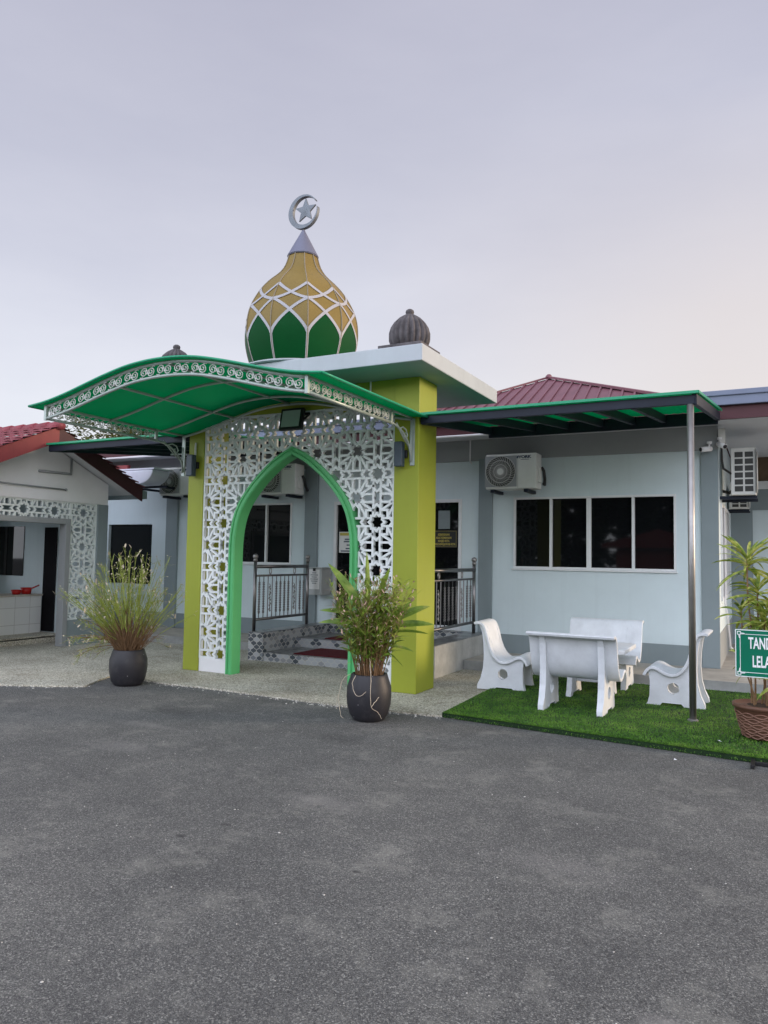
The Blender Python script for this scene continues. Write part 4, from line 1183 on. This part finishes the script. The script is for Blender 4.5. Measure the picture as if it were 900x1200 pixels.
# ------------------------------------------------------------------ turf mat
tm = thing('turf_mat', 'artificial grass mat under the white seats', 'mat', (-1.3, 8.4, 0))
cor = [(-2.96, 7.06), (.75, 6.70), (.75, 10.08), (-3.06, 10.02)]
def matpt(u, v):
    a = Vector(cor[0]).lerp(Vector(cor[1]), u); b = Vector(cor[3]).lerp(Vector(cor[2]), u); return a.lerp(b, v)
MB().prism([(*matpt(u, 0),) for u in [i/20 for i in range(21)]] + [(*matpt(u, 1),) for u in [1-i/20 for i in range(21)]], 'z', .004, .047).build('backing', M['turfbase'], tm)
bl = MB(); V = []; F = []
random.seed(3)
for i in range(95000):
    u = random.random(); vv = random.random()**1.35
    e = random.random()
    if e < .04: vv = random.random()*.012
    p = matpt(u, vv)
    if p.x > .3 and random.random() < .7: continue
    h = rnd(.008, .019); a = rnd(0, 2*PI); wd = rnd(.0018, .0034); lx, ly = rnd(-.012, .012), rnd(-.012, .012)
    if vv < .012: ly -= rnd(.0, .02); h *= rnd(.2, 1)
    c_, s_ = math.cos(a)*wd, math.sin(a)*wd; k = len(V)
    V += [(p.x-c_, p.y-s_, .046), (p.x+c_, p.y+s_, .046), (p.x+lx, p.y+ly, .046+h)]
    F.append((k, k+1, k+2))
for i in range(500):      # drooping pile on the front edge
    p = matpt(random.random(), 0); z = rnd(.006, .036); a = rnd(.002, .0035)
    k = len(V); V += [(p.x-a, p.y+.003, z), (p.x+a, p.y+.003, z), (p.x+rnd(-.01, .01), p.y-rnd(.006, .022), max(.003, z-rnd(-.008, .02)))]
    F.append((k, k+1, k+2))
bl.v = V; bl.f = F; bl.mi = [0]*len(F)
bl.build('pile', M['turf'], tm)
random.seed(11)
lf = MB()
for (x, y) in ((-.41, 7.16), (-.70, 6.55)):
    lf.add([(x+rnd(-.03, .03), y+rnd(-.02, .02), .06+rnd(0, .012)) if y > 7 else (x+rnd(-.02, .02), y+rnd(-.015, .015), .004+rnd(0, .01)) for _ in range(5)], [(0, 1, 2), (1, 2, 3), (2, 3, 4)])
prop(lf.build('scrap', M['white']), 'white feather-like scraps at the front edge of the turf mat', 'litter')

# ------------------------------------------------------------------ white concrete seats and table
SP = [(0, .792), (.03, .802), (.08, .800), (.12, .780), (.15, .735), (.175, .66), (.20, .56), (.235, .46), (.285, .385), (.34, .348), (.40, .345), (.46, .368), (.52, .402), (.575, .412), (.62, .395), (.655, .355), (.675, .315)]
def cat(pts, it=1):
    for _ in range(it):
        q = []
        for i in range(len(pts)-1):
            p0, p1, p2, p3 = pts[max(0, i-1)], pts[i], pts[i+1], pts[min(len(pts)-1, i+2)]
            q.append(p1); q.append(tuple((-p0[k]+9*p1[k]+9*p2[k]-p3[k])/16 for k in (0, 1)))
        q.append(pts[-1]); pts = q
    return pts
SPD = cat(SP)
def seat_shell(wd):
    th = .032; low = []
    for i, p in enumerate(SPD):
        a, b = SPD[max(0, i-1)], SPD[min(len(SPD)-1, i+1)]
        tx, tz = b[0]-a[0], b[1]-a[1]; l = math.hypot(tx, tz)
        low.append((p[0]+tz/l*th, p[1]-tx/l*th))
    n = len(SPD); v = []
    for y in (-wd/2, wd/2):
        v += [(x, y, z) for x, z in SPD] + [(x, y, z) for x, z in low]
    f = []
    for i in range(n-1):
        f += [(i, i+1, 2*n+i+1, 2*n+i), (n+i, 3*n+i, 3*n+i+1, n+i+1), (i, n+i, n+i+1, i+1), (2*n+i, 2*n+i+1, 3*n+i+1, 3*n+i)]
    f += [(0, 2*n, 3*n, n), (n-1, 2*n-1, 4*n-1, 3*n-1)]
    return MB().add(v, f)
def side_panel(y, th=.055):
    """upright panel with round hole, under the seat curve and up behind the backrest"""
    under = [(x, z-.034) for x, z in SPD if .27 < x < .60]
    back = [(x-.012, z-.012) for x, z in SPD if .12 < x <= .27]
    out = [(.62, .018), (.635, .0), (.50, .0), (.47, .03), (.28, .03), (.25, .0), (.045, .0), (.05, .05), (.085, .13), (.115, .25), (.125, .40), (.118, .55), (.10, .68), (.07, .76)]
    top = [(.12, .765)] + [(x+.004, z-.01) for x, z in SPD if .13 < x <= .27] + under
    poly = out + top + [(.615, .355), (.60, .25), (.605, .10)]
    hole = [(.36+.06*math.cos(2*PI*k/24), .19+.062*math.sin(2*PI*k/24)) for k in range(24)]
    import bmesh
    bm = bmesh.new()
    e = []
    for loop in (poly, hole):
        vs = [bm.verts.new((p[0], 0, p[1])) for p in loop]
        e += [bm.edges.new((vs[i], vs[(i+1) % len(vs)])) for i in range(len(vs))]
    bmesh.ops.triangle_fill(bm, use_beauty=True, use_dissolve=False, edges=e)
    bm.verts.index_update()
    vv = [tuple(v.co) for v in bm.verts]; ff = [tuple(v.index for v in f.verts) for f in bm.faces]; bm.free()
    n = len(vv); mbx = MB()
    V_ = [(x, y-th/2, z) for x, _, z in vv] + [(x, y+th/2, z) for x, _, z in vv]
    F_ = ff + [tuple(i+n for i in reversed(f)) for f in ff]
    a = 0
    for loop in (poly, hole):
        m = len(loop); F_ += [(a+i, a+(i+1) % m, n+a+(i+1) % m, n+a+i) for i in range(m)]; a += m
    return mbx.add(V_, F_)
def make_seat(name, label, wd, leg, cat_, group):
    r = thing(name, label, cat_, (0, 0, 0), group=group)
    o = seat_shell(wd).build('seat', M['concrete'], r); smooth_angle(o, 50)
    md = o.modifiers.new('Bevel', 'BEVEL'); md.width = .006; md.segments = 2; md.limit_method = 'ANGLE'; md.angle_limit = R(50)
    for s in (-leg, leg):
        side_panel(s).build('side_panel', M['concrete'], r, bevel=.005)
    return r
def put(o, x, y, rz_, z=.048): o.location = (x, y, z); o.rotation_euler = (0, 0, rz_)
chair = make_seat('concrete_chair', 'white concrete single chair beside the steps, facing right', .56, .215, 'chair', 'white concrete chairs round the table')
put(chair, -3.24, 8.92, R(3), .035)
c2 = copy_tree(chair); c2['label'] = 'white concrete single chair behind the steel post, facing left'; put(c2, -.59, 8.92, PI-R(1))
bench = make_seat('garden_bench', 'white concrete bench seen from behind, nearest the asphalt', .905, .30, 'bench', 'white concrete benches round the table')
put(bench, -1.838, 7.67, PI/2-R(1))
b2 = copy_tree(bench); b2['label'] = 'white concrete bench against the wall, facing the camera beyond the table'; put(b2, -1.90, 10.05, -PI/2)
tb = thing('garden_table', 'low white concrete table between the two benches', 'table', (-1.9, 8.87, .048))
tp = MB(); xa, xb, ya, yb, cc = -2.37, -1.43, 8.47, 9.35, .06
tp.prism([(xa+cc, ya), (xb-cc, ya), (xb, ya+cc), (xb, yb-cc), (xb-cc, yb), (xa+cc, yb), (xa, yb-cc), (xa, ya+cc)], 'z', .575, .625)
tp.build('tabletop', M['concrete'], tb, bevel=.01)
for x in (-2.07, -1.66):
    q = MB(); q.prism([(8.62, .048), (8.72, .048), (8.75, .078), (9.05, .078), (9.08, .048), (9.18, .048), (9.14, .12), (9.09, .3), (9.16, .574), (8.64, .574), (8.71, .3), (8.66, .12)], 'x', x-.03, x+.03)
    q.build('leg', M['concrete'], tb, bevel=.005)
MB().box(-2.039, -1.691, 8.86, 8.92, .2, .27).build('stretcher', M['concrete'], tb, bevel=.005)

# ------------------------------------------------------------------ potted plants
def pot_profile(r0, rm, rt, h):
    return [(r0*.9, 0), (r0, .01), (r0+(rm-r0)*.55, h*.14), (rm*.97, h*.34), (rm, h*.52), (rm*.985, h*.72), (rt*1.04, h*.93), (rt, h*.985), (rt*.97, h), (rt*.90, h), (rt*.88, h*.93)]
def clay(x, y, r, prof, mat, soil_z, soil_r):
    MB().lathe(prof, (x, y, .001), 40).build('pot', mat, r, smooth=True)
    MB().lathe([(soil_r, 0), (soil_r*.6, .012), (.002, .016)], (x, y, soil_z), 24).build('soil', M['soil'], r, smooth=True)

def curve_stem(base, d, length, droop, n=6, wob=.02):
    p = Vector(base); d = Vector(d).normalized(); pts = [p.copy()]
    for i in range(n):
        d = (d + Vector((rnd(-wob, wob), rnd(-wob, wob), -droop/n))).normalized()
        p = p + d*(length/n); pts.append(p.copy())
    return pts, d

# left: pale feathery stems
random.seed(21)
px, py = -6.98, 6.77
r = thing('potted_plant', 'dark round pot of thin yellow green stems with pale seed heads, left of the portico', 'potted plant', (px, py, 0))
clay(px, py, r, pot_profile(.165, .225, .185, .43), M['pot'], .39, .165)
sa, sg, sd = MB(), MB(), MB()
SX = Vector((.74, .67, 0))          # sideways as one walks up to the pot
def sprig(e, dd_, big=1.):
    for q in range(random.randint(1, 3)):
        t = e + Vector((rnd(-.045, .045), rnd(-.045, .045), rnd(-.10, .04)))
        sg.tube([e-dd_*.06, t], .0018, 3)
        blade(sd, t, (dd_.x+rnd(-.9, .9), dd_.y+rnd(-.9, .9), rnd(-.3, .9)), rnd(.03, .07)*big, rnd(.013, .024)*big, rnd(-.3, .9), 3)
for i in range(190):
    a = rnd(0, 2*PI); rr = rnd(.0, .12); ln = rnd(.6, 1.24)
    lat = random.gauss(-.10, .36); dep = random.gauss(0, .22)
    if lat < -.15: ln *= .95
    if lat > .25: ln *= .85
    d = SX*lat*1.15 + Vector((-SX.y, SX.x, 0))*dep + Vector((0, 0, 1)); ln *= 1+.25*max(0, .25-abs(lat+.05))
    pts, dd_ = curve_stem((px+rr*math.cos(a), py+rr*math.sin(a), .39), d, ln, rnd(.0, .30), 7, .05)
    sa.tube(pts[:4], [.0045, .0042, .0038, .0034], 4); sg.tube(pts[3:], [.0042-.0004*j for j in range(len(pts)-3)], 4)
    for q in range(random.randint(2, 4)):
        b_ = pts[random.randint(3, 6)]
        blade(sg, b_, (dd_.x+rnd(-.6, .6), dd_.y+rnd(-.6, .6), dd_.z+rnd(-.2, .5)), rnd(.06, .17), .010, rnd(0, .8), 3)
    sprig(pts[-1], dd_)
    if rnd(0, 1) < .6: sprig(pts[-2]+Vector((rnd(-.03, .03), rnd(-.03, .03), 0)), dd_, .9)
for i in range(190):
    a = rnd(0, 2*PI); rr = rnd(0, .15)
    pts, dd_ = curve_stem((px+rr*math.cos(a), py+rr*math.sin(a), .385), (math.cos(a)*rnd(.1, .8), math.sin(a)*rnd(.1, .8), 1), rnd(.18, .5), rnd(.1, .6), 5, .09)
    sa.tube(pts, .0026, 3)
for i in range(16):
    d = -SX*rnd(.6, 1.2) + Vector((rnd(-.3, .3), rnd(-.3, .3), rnd(.25, .75)))
    pts, dd_ = curve_stem((px, py, .45), d, rnd(.4, .75), rnd(.5, 1.), 7, .06)
    sa.tube(pts, .003, 4)
    for q in range(5): sprig(pts[-1-q % 3], dd_, .9)
for i in range(6):
    pts, dd_ = curve_stem((px, py, .5), SX*rnd(.6, 1)+Vector((0, 0, rnd(.3, .8))), rnd(.3, .55), rnd(.5, .9), 7, .1)
    sa.tube(pts, .0022, 3); sprig(pts[-1], dd_, .8)
sa.build('dry_stems', M['stalk'], r); sg.build('green_stems', M['greenstalk'], r); sd.build('seed_heads', M['seed'], r, kind='stuff')
random.seed(5)

# middle: bushy pot with broad blades and pinkish tips
px, py = -3.545, 6.59
r = thing('potted_plant', 'dark round pot of bushy stems with broad green blades in front of the right pillar', 'potted plant', (px, py, 0))
clay(px, py, r, pot_profile(.155, .222, .18, .45), M['pot'], .41, .16)
sa, sg, sd, lf = MB(), MB(), MB(), MB()
for i in range(130):
    a = rnd(0, 2*PI); rr = rnd(0, .14); lean = rnd(.02, .38)
    pts, dd_ = curve_stem((px+rr*math.cos(a), py+rr*math.sin(a), .40), (math.cos(a)*lean, math.sin(a)*lean, 1), rnd(.45, .98), rnd(-.05, .3), 7, .05)
    sa.tube(pts, [.0045-.0004*j for j in range(8)], 4)
    for q in range(random.randint(14, 22)):
        b_ = pts[random.randint(2, 7)]; an = rnd(0, 2*PI)
        blade(lf if rnd(0, 1) < .72 else sg, b_ if b_.z > .62 or rnd(0, 1) < .3 else pts[6], (math.cos(an), math.sin(an), rnd(.1, 1.3)), rnd(.07, .19), rnd(.010, .024), rnd(.2, 1.1), 4)
    if rnd(0, 1) < .95:
        for q in range(random.randint(4, 9)):
            e = pts[-1]+Vector((rnd(-.07, .07), rnd(-.07, .07), rnd(-.14, .10)))
            sg.tube([pts[-2], e], .0018, 3)
            blade(sd, e, (rnd(-1, 1), rnd(-1, 1), rnd(-.2, 1)), rnd(.03, .06), rnd(.013, .022), rnd(-.2, .6), 3)
rx, ry = .86, .51      # sideways direction as the pots stand
for (du, z, d, ln, wd, dr) in ((-.10, 1.12, (-.75*rx, -.75*ry+.1, 1), .48, .060, .25), (-.03, 1.15, (-.02, -.03, 1), .46, .055, .05), (.06, 1.15, (.32, .15, 1), .34, .045, .1), (-.12, 1.02, (-1, -.4, .28), .36, .042, .35), (-.14, .95, (-1, -.5, .12), .34, .035, .3), (.22, .92, (1, .5, .22), .38, .045, .35),
                               (.26, .98, (.8, .5, .62), .33, .05, .5), (.23, .86, (1, .3, .15), .33, .028, .4), (.18, .95, (.7, .3, .8), .30, .04, .2), (.16, .72, (.9, .7, .05), .27, .020, .6), (.05, 1.0, (.5, -.7, .6), .32, .035, .8), (-.05, .9, (-.4, -.8, .5), .3, .035, .9), (.12, .7, (.9, .2, -.5), .26, .012, .5)):
    blade(lf, (px+du*rx, py+du*ry, z), d, ln*1.1, wd*1.45, dr, 8, .12, twist=rnd(.8, 1.5))
for i in range(40):
    an = rnd(0, 2*PI); z = rnd(.6, 1.15); rr = rnd(.05, .24)
    blade(lf, (px+rr*math.cos(an), py+rr*math.sin(an), z), (math.cos(an), math.sin(an), rnd(.1, 1)), rnd(.13, .26), rnd(.014, .030), rnd(.4, 1.1), 6, .2, twist=rnd(-1.3, 1.3))
vn = MB()
for (pts) in ([(px-.14, py-.13, .45), (px-.20, py-.17, .40), (px-.24, py-.16, .28), (px-.30, py-.12, .17), (px-.27, py-.16, .10)],
              [(px-.22, py-.17, .36), (px-.25, py-.17, .2), (px-.22, py-.19, .12), (px-.20, py-.20, .05), (px-.17, py-.2, .03)],
              [(px-.05, py-.19, .45), (px-.06, py-.23, .38), (px-.02, py-.24, .28), (px+.04, py-.24, .27), (px+.08, py-.21, .31)],
              [(px+.08, py-.15, .62), (px+.12, py-.19, .45), (px+.13, py-.21, .3), (px+.14, py-.21, .17), (px+.19, py-.17, .12), (px+.22, py-.15, .06)],
              [(px+.14, py-.21, .17), (px+.17, py-.19, .22), (px+.19, py-.15, .26)]):
    q = []
    for i in range(len(pts)-1):
        p0, p1, p2, p3 = (Vector(pts[max(0, min(len(pts)-1, i+k))]) for k in (-1, 0, 1, 2))
        for t in (0, .25, .5, .75):
            q.append(.5*((2*p1)+(p2-p0)*t+(2*p0-5*p1+4*p2-p3)*t*t+(3*p1-p0-3*p2+p3)*t**3)+Vector((rnd(-.003, .003), rnd(-.003, .003), 0)))
    q.append(Vector(pts[-1])); vn.tube(q, [.0032*(1-.5*i/len(q)) for i in range(len(q))], 5)
sa.build('dry_stems', M['stalk'], r); sg.build('green_stems', M['greenstalk'], r); sd.build('seed_heads', M['pinkseed'], r, kind='stuff'); lf.build('foliage', M['leaf'], r); vn.build('hanging_roots', M['seed'], r)

# right: brown pot with variegated whorls
px, py = -.09, 7.52
r = thing('potted_plant', 'brown patterned pot of tall canes with variegated whorled leaves behind the green sign', 'potted plant', (px, py, .05))
prof = [(.13, 0), (.15, .01), (.185, .10), (.21, .20), (.222, .262), (.24, .268), (.243, .296), (.222, .30), (.205, .285)]
MB().lathe(prof, (px, py, .058), 44).build('pot', M['brownpot'], r, smooth=True)
pb = MB()
for ph in range(5):
    for sg_ in (-1, 1):
        pts = []
        for k in range(73):
            a = 2*PI*k/72; z = .055+.035+ph*.046+sg_*.018*math.sin(a*6+ph*1.2)
            zz = z-.055; rr = .15+(.222-.15)*min(1, (zz-.01)/.25)**.85+.004
            pts.append((px+rr*math.cos(a), py+rr*math.sin(a), z))
        pb.tube(pts, .0058, 5, caps=False)
pb.build('relief_pattern', M['brownband'], r)
MB().lathe([(.2, 0), (.1, .01), (.002, .012)], (px, py, .335), 24).build('soil', M['soil'], r)
sa, lf = MB(), MB()
random.seed(31)
for (bx, by, tx, ty, tz, nl, ll) in ((-.05, 0, -.10, .02, 1.63, 34, .36), (.03, .05, -.02, .05, 1.36, 34, .30), (-.08, .04, -.155, .06, 1.16, 12, .24), (.04, -.04, .04, -.03, 1.13, 36, .36), (.10, .05, .16, .05, 1.2, 24, .36), (.0, .06, .03, .08, 1.0, 30, .32), (.09, 0, .12, -.04, .98, 22, .32), (-.06, -.05, -.12, -.06, .72, 12, .2), (.08, -.06, .16, -.1, .62, 20, .26), (.12, .0, .25, .02, .5, 16, .24)):
    pts = [(px+bx+(tx-bx)*t+.015*math.sin(6*t), py+by+(ty-by)*t, .34+(tz-.34)*t) for t in (0, .25, .5, .75, 1)]
    sa.tube(pts, [.010, .0085, .008, .0075, .007], 6)
    for q in range(nl):
        an = rnd(0, 2*PI); k = q/nl
        z = tz-.13*k+.02
        up = 1.5-1.9*k+rnd(-.2, .2)
        blade(lf, (px+tx, py+ty, z), (math.cos(an), math.sin(an), up), ll*rnd(.7, 1.1), rnd(.022, .036), rnd(.5, 1.5), 6, .3, twist=rnd(-.9, .9))
sa.build('canes', M['stalk'], r); lf.build('foliage', M['drac'], r)

# ------------------------------------------------------------------ sign
sg = thing('toilet_sign', 'green sign reading TANDAS LELAKI on a black stand at the right edge', 'sign', (-.06, 6.7, 0))
sx0, sx1, sz0, sz1, ysn = -.268, .168, .69, 1.068, 6.70
MB().box(sx0, sx1, ysn, ysn+.012, sz0, sz1).build('board', M['signgreen'], sg, bevel=.003)
q = MB(); yy0, yy1 = ysn-.0025, ysn-.0002
def fr_(i, t):
    a, b, c, d = sx0+i, sx1-i, sz0+i, sz1-i
    q.box(a, b, yy0, yy1, d-t, d); q.box(a, b, yy0, yy1, c, c+t); q.box(a, a+t, yy0, yy1, c+t, d-t); q.box(b-t, b, yy0, yy1, c+t, d-t)
fr_(.002, .006); fr_(.036, .004)
for cx_, sxn in ((sx0, 1), (sx1, -1)):
    for cz2, szn in ((sz0, 1), (sz1, -1)):
        x_, z_ = cx_+sxn*.03, cz2+szn*.03
        for dx, dz in ((0, 0),):
            q.bar((x_-.014, ysn-.004, z_), (x_+.014, ysn-.004, z_), .002, .028)
        q.bar((x_, ysn-.0055, z_+szn*.014), (x_+sxn*.004, ysn-.0055, z_+szn*.04), .002, .007)
        q.bar((x_+sxn*.014, ysn-.0065, z_), (x_+sxn*.042, ysn-.0065, z_+szn*.004), .002, .007)
q.build('border', M['signwhite'], sg)
q2 = MB()
for cx_, sxn in ((sx0, 1), (sx1, -1)):
    for cz2, szn in ((sz0, 1), (sz1, -1)):
        x_, z_ = cx_+sxn*.03, cz2+szn*.03
        q2.box(x_-.008, x_+.008, ysn-.0075, ysn-.0052, z_-.008, z_+.008)
q2.build('corner_mark', M['signgreen'], sg)
text('TANDAS', .125, M['signwhite'], sg, (-.052, ysn-.002, .92), sx=.485, bold=.003, align='CENTER')
text('LELAKI', .125, M['signwhite'], sg, (-.052, ysn-.002, .775), sx=.485, bold=.003, align='CENTER')
st_ = MB()
st_.box(.045, .075, ysn+.012, ysn+.04, .03, 1.0)
st_.box(-.165, .06, ysn+.0, ysn+.03, .004, .034); st_.bar((-.15, ysn-.12, .02), (-.15, ysn+.16, .02), .03, .03); st_.bar((.045, ysn-.12, .02), (.045, ysn+.16, .02), .03, .03)
st_.build('stand', M['black'], sg, bevel=.003)

# ------------------------------------------------------------------ trees beyond the roofs, and what stands across the yard
def tree(label, x, y, h, cr_, n, mat, group, zc=.62, seed=1, leaf=.14):
    random.seed(seed)
    r = thing('tree', label, 'tree', (x, y, 0), group=group)
    tk_ = MB(); tk_.tube([(x, y, 0), (x+.1, y, h*.3), (x-.05, y+.1, h*.6), (x+.05, y, h*.9)], [h*.028, h*.022, h*.014, .02], 8)
    tips = []
    for i in range(11):
        a = rnd(0, 2*PI); z = h*rnd(.35, .8); l = cr_*rnd(.5, 1.)
        e = Vector((x+math.cos(a)*l, y+math.sin(a)*l, z+h*rnd(.05, .2)))
        tk_.tube([(x, y, z), (x+math.cos(a)*l*.5, y+math.sin(a)*l*.5, z+h*.06), e], [h*.009, h*.006, .012], 5); tips.append(e)
    tk_.build('trunk', M['bark'], r, smooth=True)
    for i in range(14):
        a = rnd(0, 2*PI); l = cr_*math.sqrt(rnd(0, 1)); tips.append(Vector((x+math.cos(a)*l, y+math.sin(a)*l, h*(zc+.36*rnd(-1, 1)))))
    lf_ = MB(); per = n//len(tips)
    for c in tips:
        rr = cr_*rnd(.22, .42)
        for q in range(per):
            d = Vector((random.gauss(0, 1), random.gauss(0, 1), random.gauss(0, .75)))*rr*.55
            p = c+d; a = rnd(0, 2*PI); s = leaf*rnd(.6, 1.2)
            u_ = Vector((math.cos(a), math.sin(a), rnd(-.6, .6))).normalized()*s; w_ = u_.cross(Vector((rnd(-1, 1), rnd(-1, 1), 1))).normalized()*s*.45
            lf_.add([p-u_, p+w_, p+u_, p-w_], [(0, 1, 2, 3)])
    lf_.build('crown', mat, r)
tree('thin crowned tree with browning leaves beyond the red tiled roof', -24.4, 22, 7.2, 2.1, 9000, M['treeleaf'], 'trees behind the roofs', seed=4, leaf=.11)
tree('browning tree seen under the canopy rail, nearer the portico', -21.4, 22.5, 7.0, 1.9, 9000, M['treeleaf'], 'trees behind the roofs', seed=9, leaf=.11)
for i in range(13):
    tree('dark tree across the yard, mirrored in the window panes', -34+5.0*i+rnd(-.8, .8), -27+rnd(-1.5, 1.5), rnd(6.8, 8.6), 3.6, 3000, M['darkleaf'], 'trees across the yard', seed=40+i, leaf=.55, zc=.45)
    random.seed(90+i)
sh_ = thing('shed', 'low shed across the yard mirrored in the wide window', 'shed', (-3.5, -12, 0))
MB().box(-6, -2.4, -14, -11, 0, 2.1).build('wall', M['redboard'], sh_)
MB().prism([(-6.5, 2.15), (-1.6, 2.15), (-1.6, 2.25), (-4.2, 2.95), (-6.5, 2.3)], 'y', -14.4, -10.4).build('roof', M['rooftile'], sh_)

# ------------------------------------------------------------------ sky and sun
wd = bpy.data.worlds.new('World'); S.world = wd; wd.use_nodes = True
nt = wd.node_tree; nt.nodes.clear()
SUN_EL, SUN_AZ = R(11), R(62)       # azimuth clockwise from +y (north) : low, to the right
sky = N(nt, 'ShaderNodeTexSky'); sky.sky_type = 'NISHITA'; sky.sun_disc = False
sky.sun_elevation = SUN_EL; sky.sun_rotation = SUN_AZ; sky.air_density = 1.0; sky.dust_density = 2.0
bg1 = N(nt, 'ShaderNodeBackground', Strength=.03); L(nt, sky.outputs[0], bg1.inputs[0])
tc = N(nt, 'ShaderNodeTexCoord'); sp_ = N(nt, 'ShaderNodeSeparateXYZ'); L(nt, tc.outputs['Generated'], sp_.inputs[0])
# thin overcast: pale near the horizon, lavender grey overhead, with soft cloud variation
cl = ramp(nt, sp_.outputs[2], [(0., (.71, .71, .755)), (.14, (.645, .645, .70)), (.37, (.51, .505, .575)), (.62, (.39, .385, .465)), (1., (.50, .50, .56))])
mp = N(nt, 'ShaderNodeMapping'); mp.inputs['Scale'].default_value = (1, 1, 3.2); L(nt, tc.outputs['Generated'], mp.inputs[0])
cn = N(nt, 'ShaderNodeTexNoise', Scale=1.7, Detail=7, Roughness=.55); L(nt, mp.outputs[0], cn.inputs['Vector'])
cl = mixc(nt, 1., cl, ramp(nt, cn.outputs['Fac'], [(.3, (.90, .905, .93)), (.7, (1.07, 1.065, 1.05))]), 'MULTIPLY')
# warm glow low towards the sun, unseen sky behind the viewer boosted as added front fill
def mth(op, a, b):
    n = nt.nodes.new('ShaderNodeMath'); n.operation = op; n.use_clamp = False
    for i, v_ in enumerate((a, b)):
        if hasattr(v_, 'is_output'): L(nt, v_, n.inputs[i])
        else: n.inputs[i].default_value = v_
    return n.outputs[0]
dt = N(nt, 'ShaderNodeVectorMath'); dt.operation = 'DOT_PRODUCT'; L(nt, tc.outputs['Generated'], dt.inputs[0]); dt.inputs[1].default_value = (math.sin(SUN_AZ), math.cos(SUN_AZ), .05)
low = ramp(nt, sp_.outputs[2], [(0., (1, 1, 1)), (.30, (.8, .8, .8)), (.52, (0, 0, 0))])
glow = mth('MULTIPLY', ramp(nt, dt.outputs['Value'], [(.0, (0, 0, 0)), (.42, (.95, .95, .95)), (1., (1, 1, 1))]), low)
cl = mixc(nt, glow, cl, (.60, .53, .505))
bk = ramp(nt, mth('MULTIPLY', sp_.outputs[1], -1.), [(.0, (1, 1, 1)), (.3, (2.1, 2.2, 2.22)), (.85, (4.3, 4.5, 4.55))])
cl = mixc(nt, 1., cl, bk, 'MULTIPLY')
bg2 = N(nt, 'ShaderNodeBackground', Strength=.95); L(nt, cl, bg2.inputs[0])
ad = N(nt, 'ShaderNodeAddShader'); L(nt, bg1.outputs[0], ad.inputs[0]); L(nt, bg2.outputs[0], ad.inputs[1])
wo = N(nt, 'ShaderNodeOutputWorld'); L(nt, ad.outputs[0], wo.inputs[0])
sl_ = bpy.data.lights.new('sun', 'SUN'); sl_.energy = 2.0; sl_.angle = R(14); sl_.color = (1., .78, .58)
so = bpy.data.objects.new('sun', sl_); COL.objects.link(so)
dv = Vector((math.sin(SUN_AZ)*math.cos(SUN_EL), math.cos(SUN_AZ)*math.cos(SUN_EL), math.sin(SUN_EL)))
so.rotation_euler = dv.to_track_quat('Z', 'Y').to_euler(); so.location = dv*30

# ------------------------------------------------------------------ camera
yaw, pitch, roll = R(27.3646), R(3.4476), R(.9104)
F_ = Vector((-math.sin(yaw)*math.cos(pitch), math.cos(yaw)*math.cos(pitch), math.sin(pitch)))
Rr = Vector((math.cos(yaw), math.sin(yaw), 0)); Uu = Rr.cross(F_)
r2 = Rr*math.cos(roll)+Uu*math.sin(roll); u2 = -Rr*math.sin(roll)+Uu*math.cos(roll)
cd = bpy.data.cameras.new('camera'); cd.sensor_fit = 'VERTICAL'; cd.sensor_height = 36; cd.lens = 876.76/1200*36
cd.clip_start = .05; cd.clip_end = 600
co_ = bpy.data.objects.new('camera', cd); COL.objects.link(co_)
co_.matrix_world = Matrix(((r2.x, u2.x, -F_.x, 0), (r2.y, u2.y, -F_.y, 0), (r2.z, u2.z, -F_.z, 1.6), (0, 0, 0, 1)))
S.camera = co_
S.render.resolution_x, S.render.resolution_y = 768, 1024
S.view_settings.view_transform = 'Standard'; S.view_settings.look = 'None'; S.view_settings.exposure = .32; S.view_settings.gamma = 1
S.cycles.use_denoising = True
S.cycles.max_bounces = 8
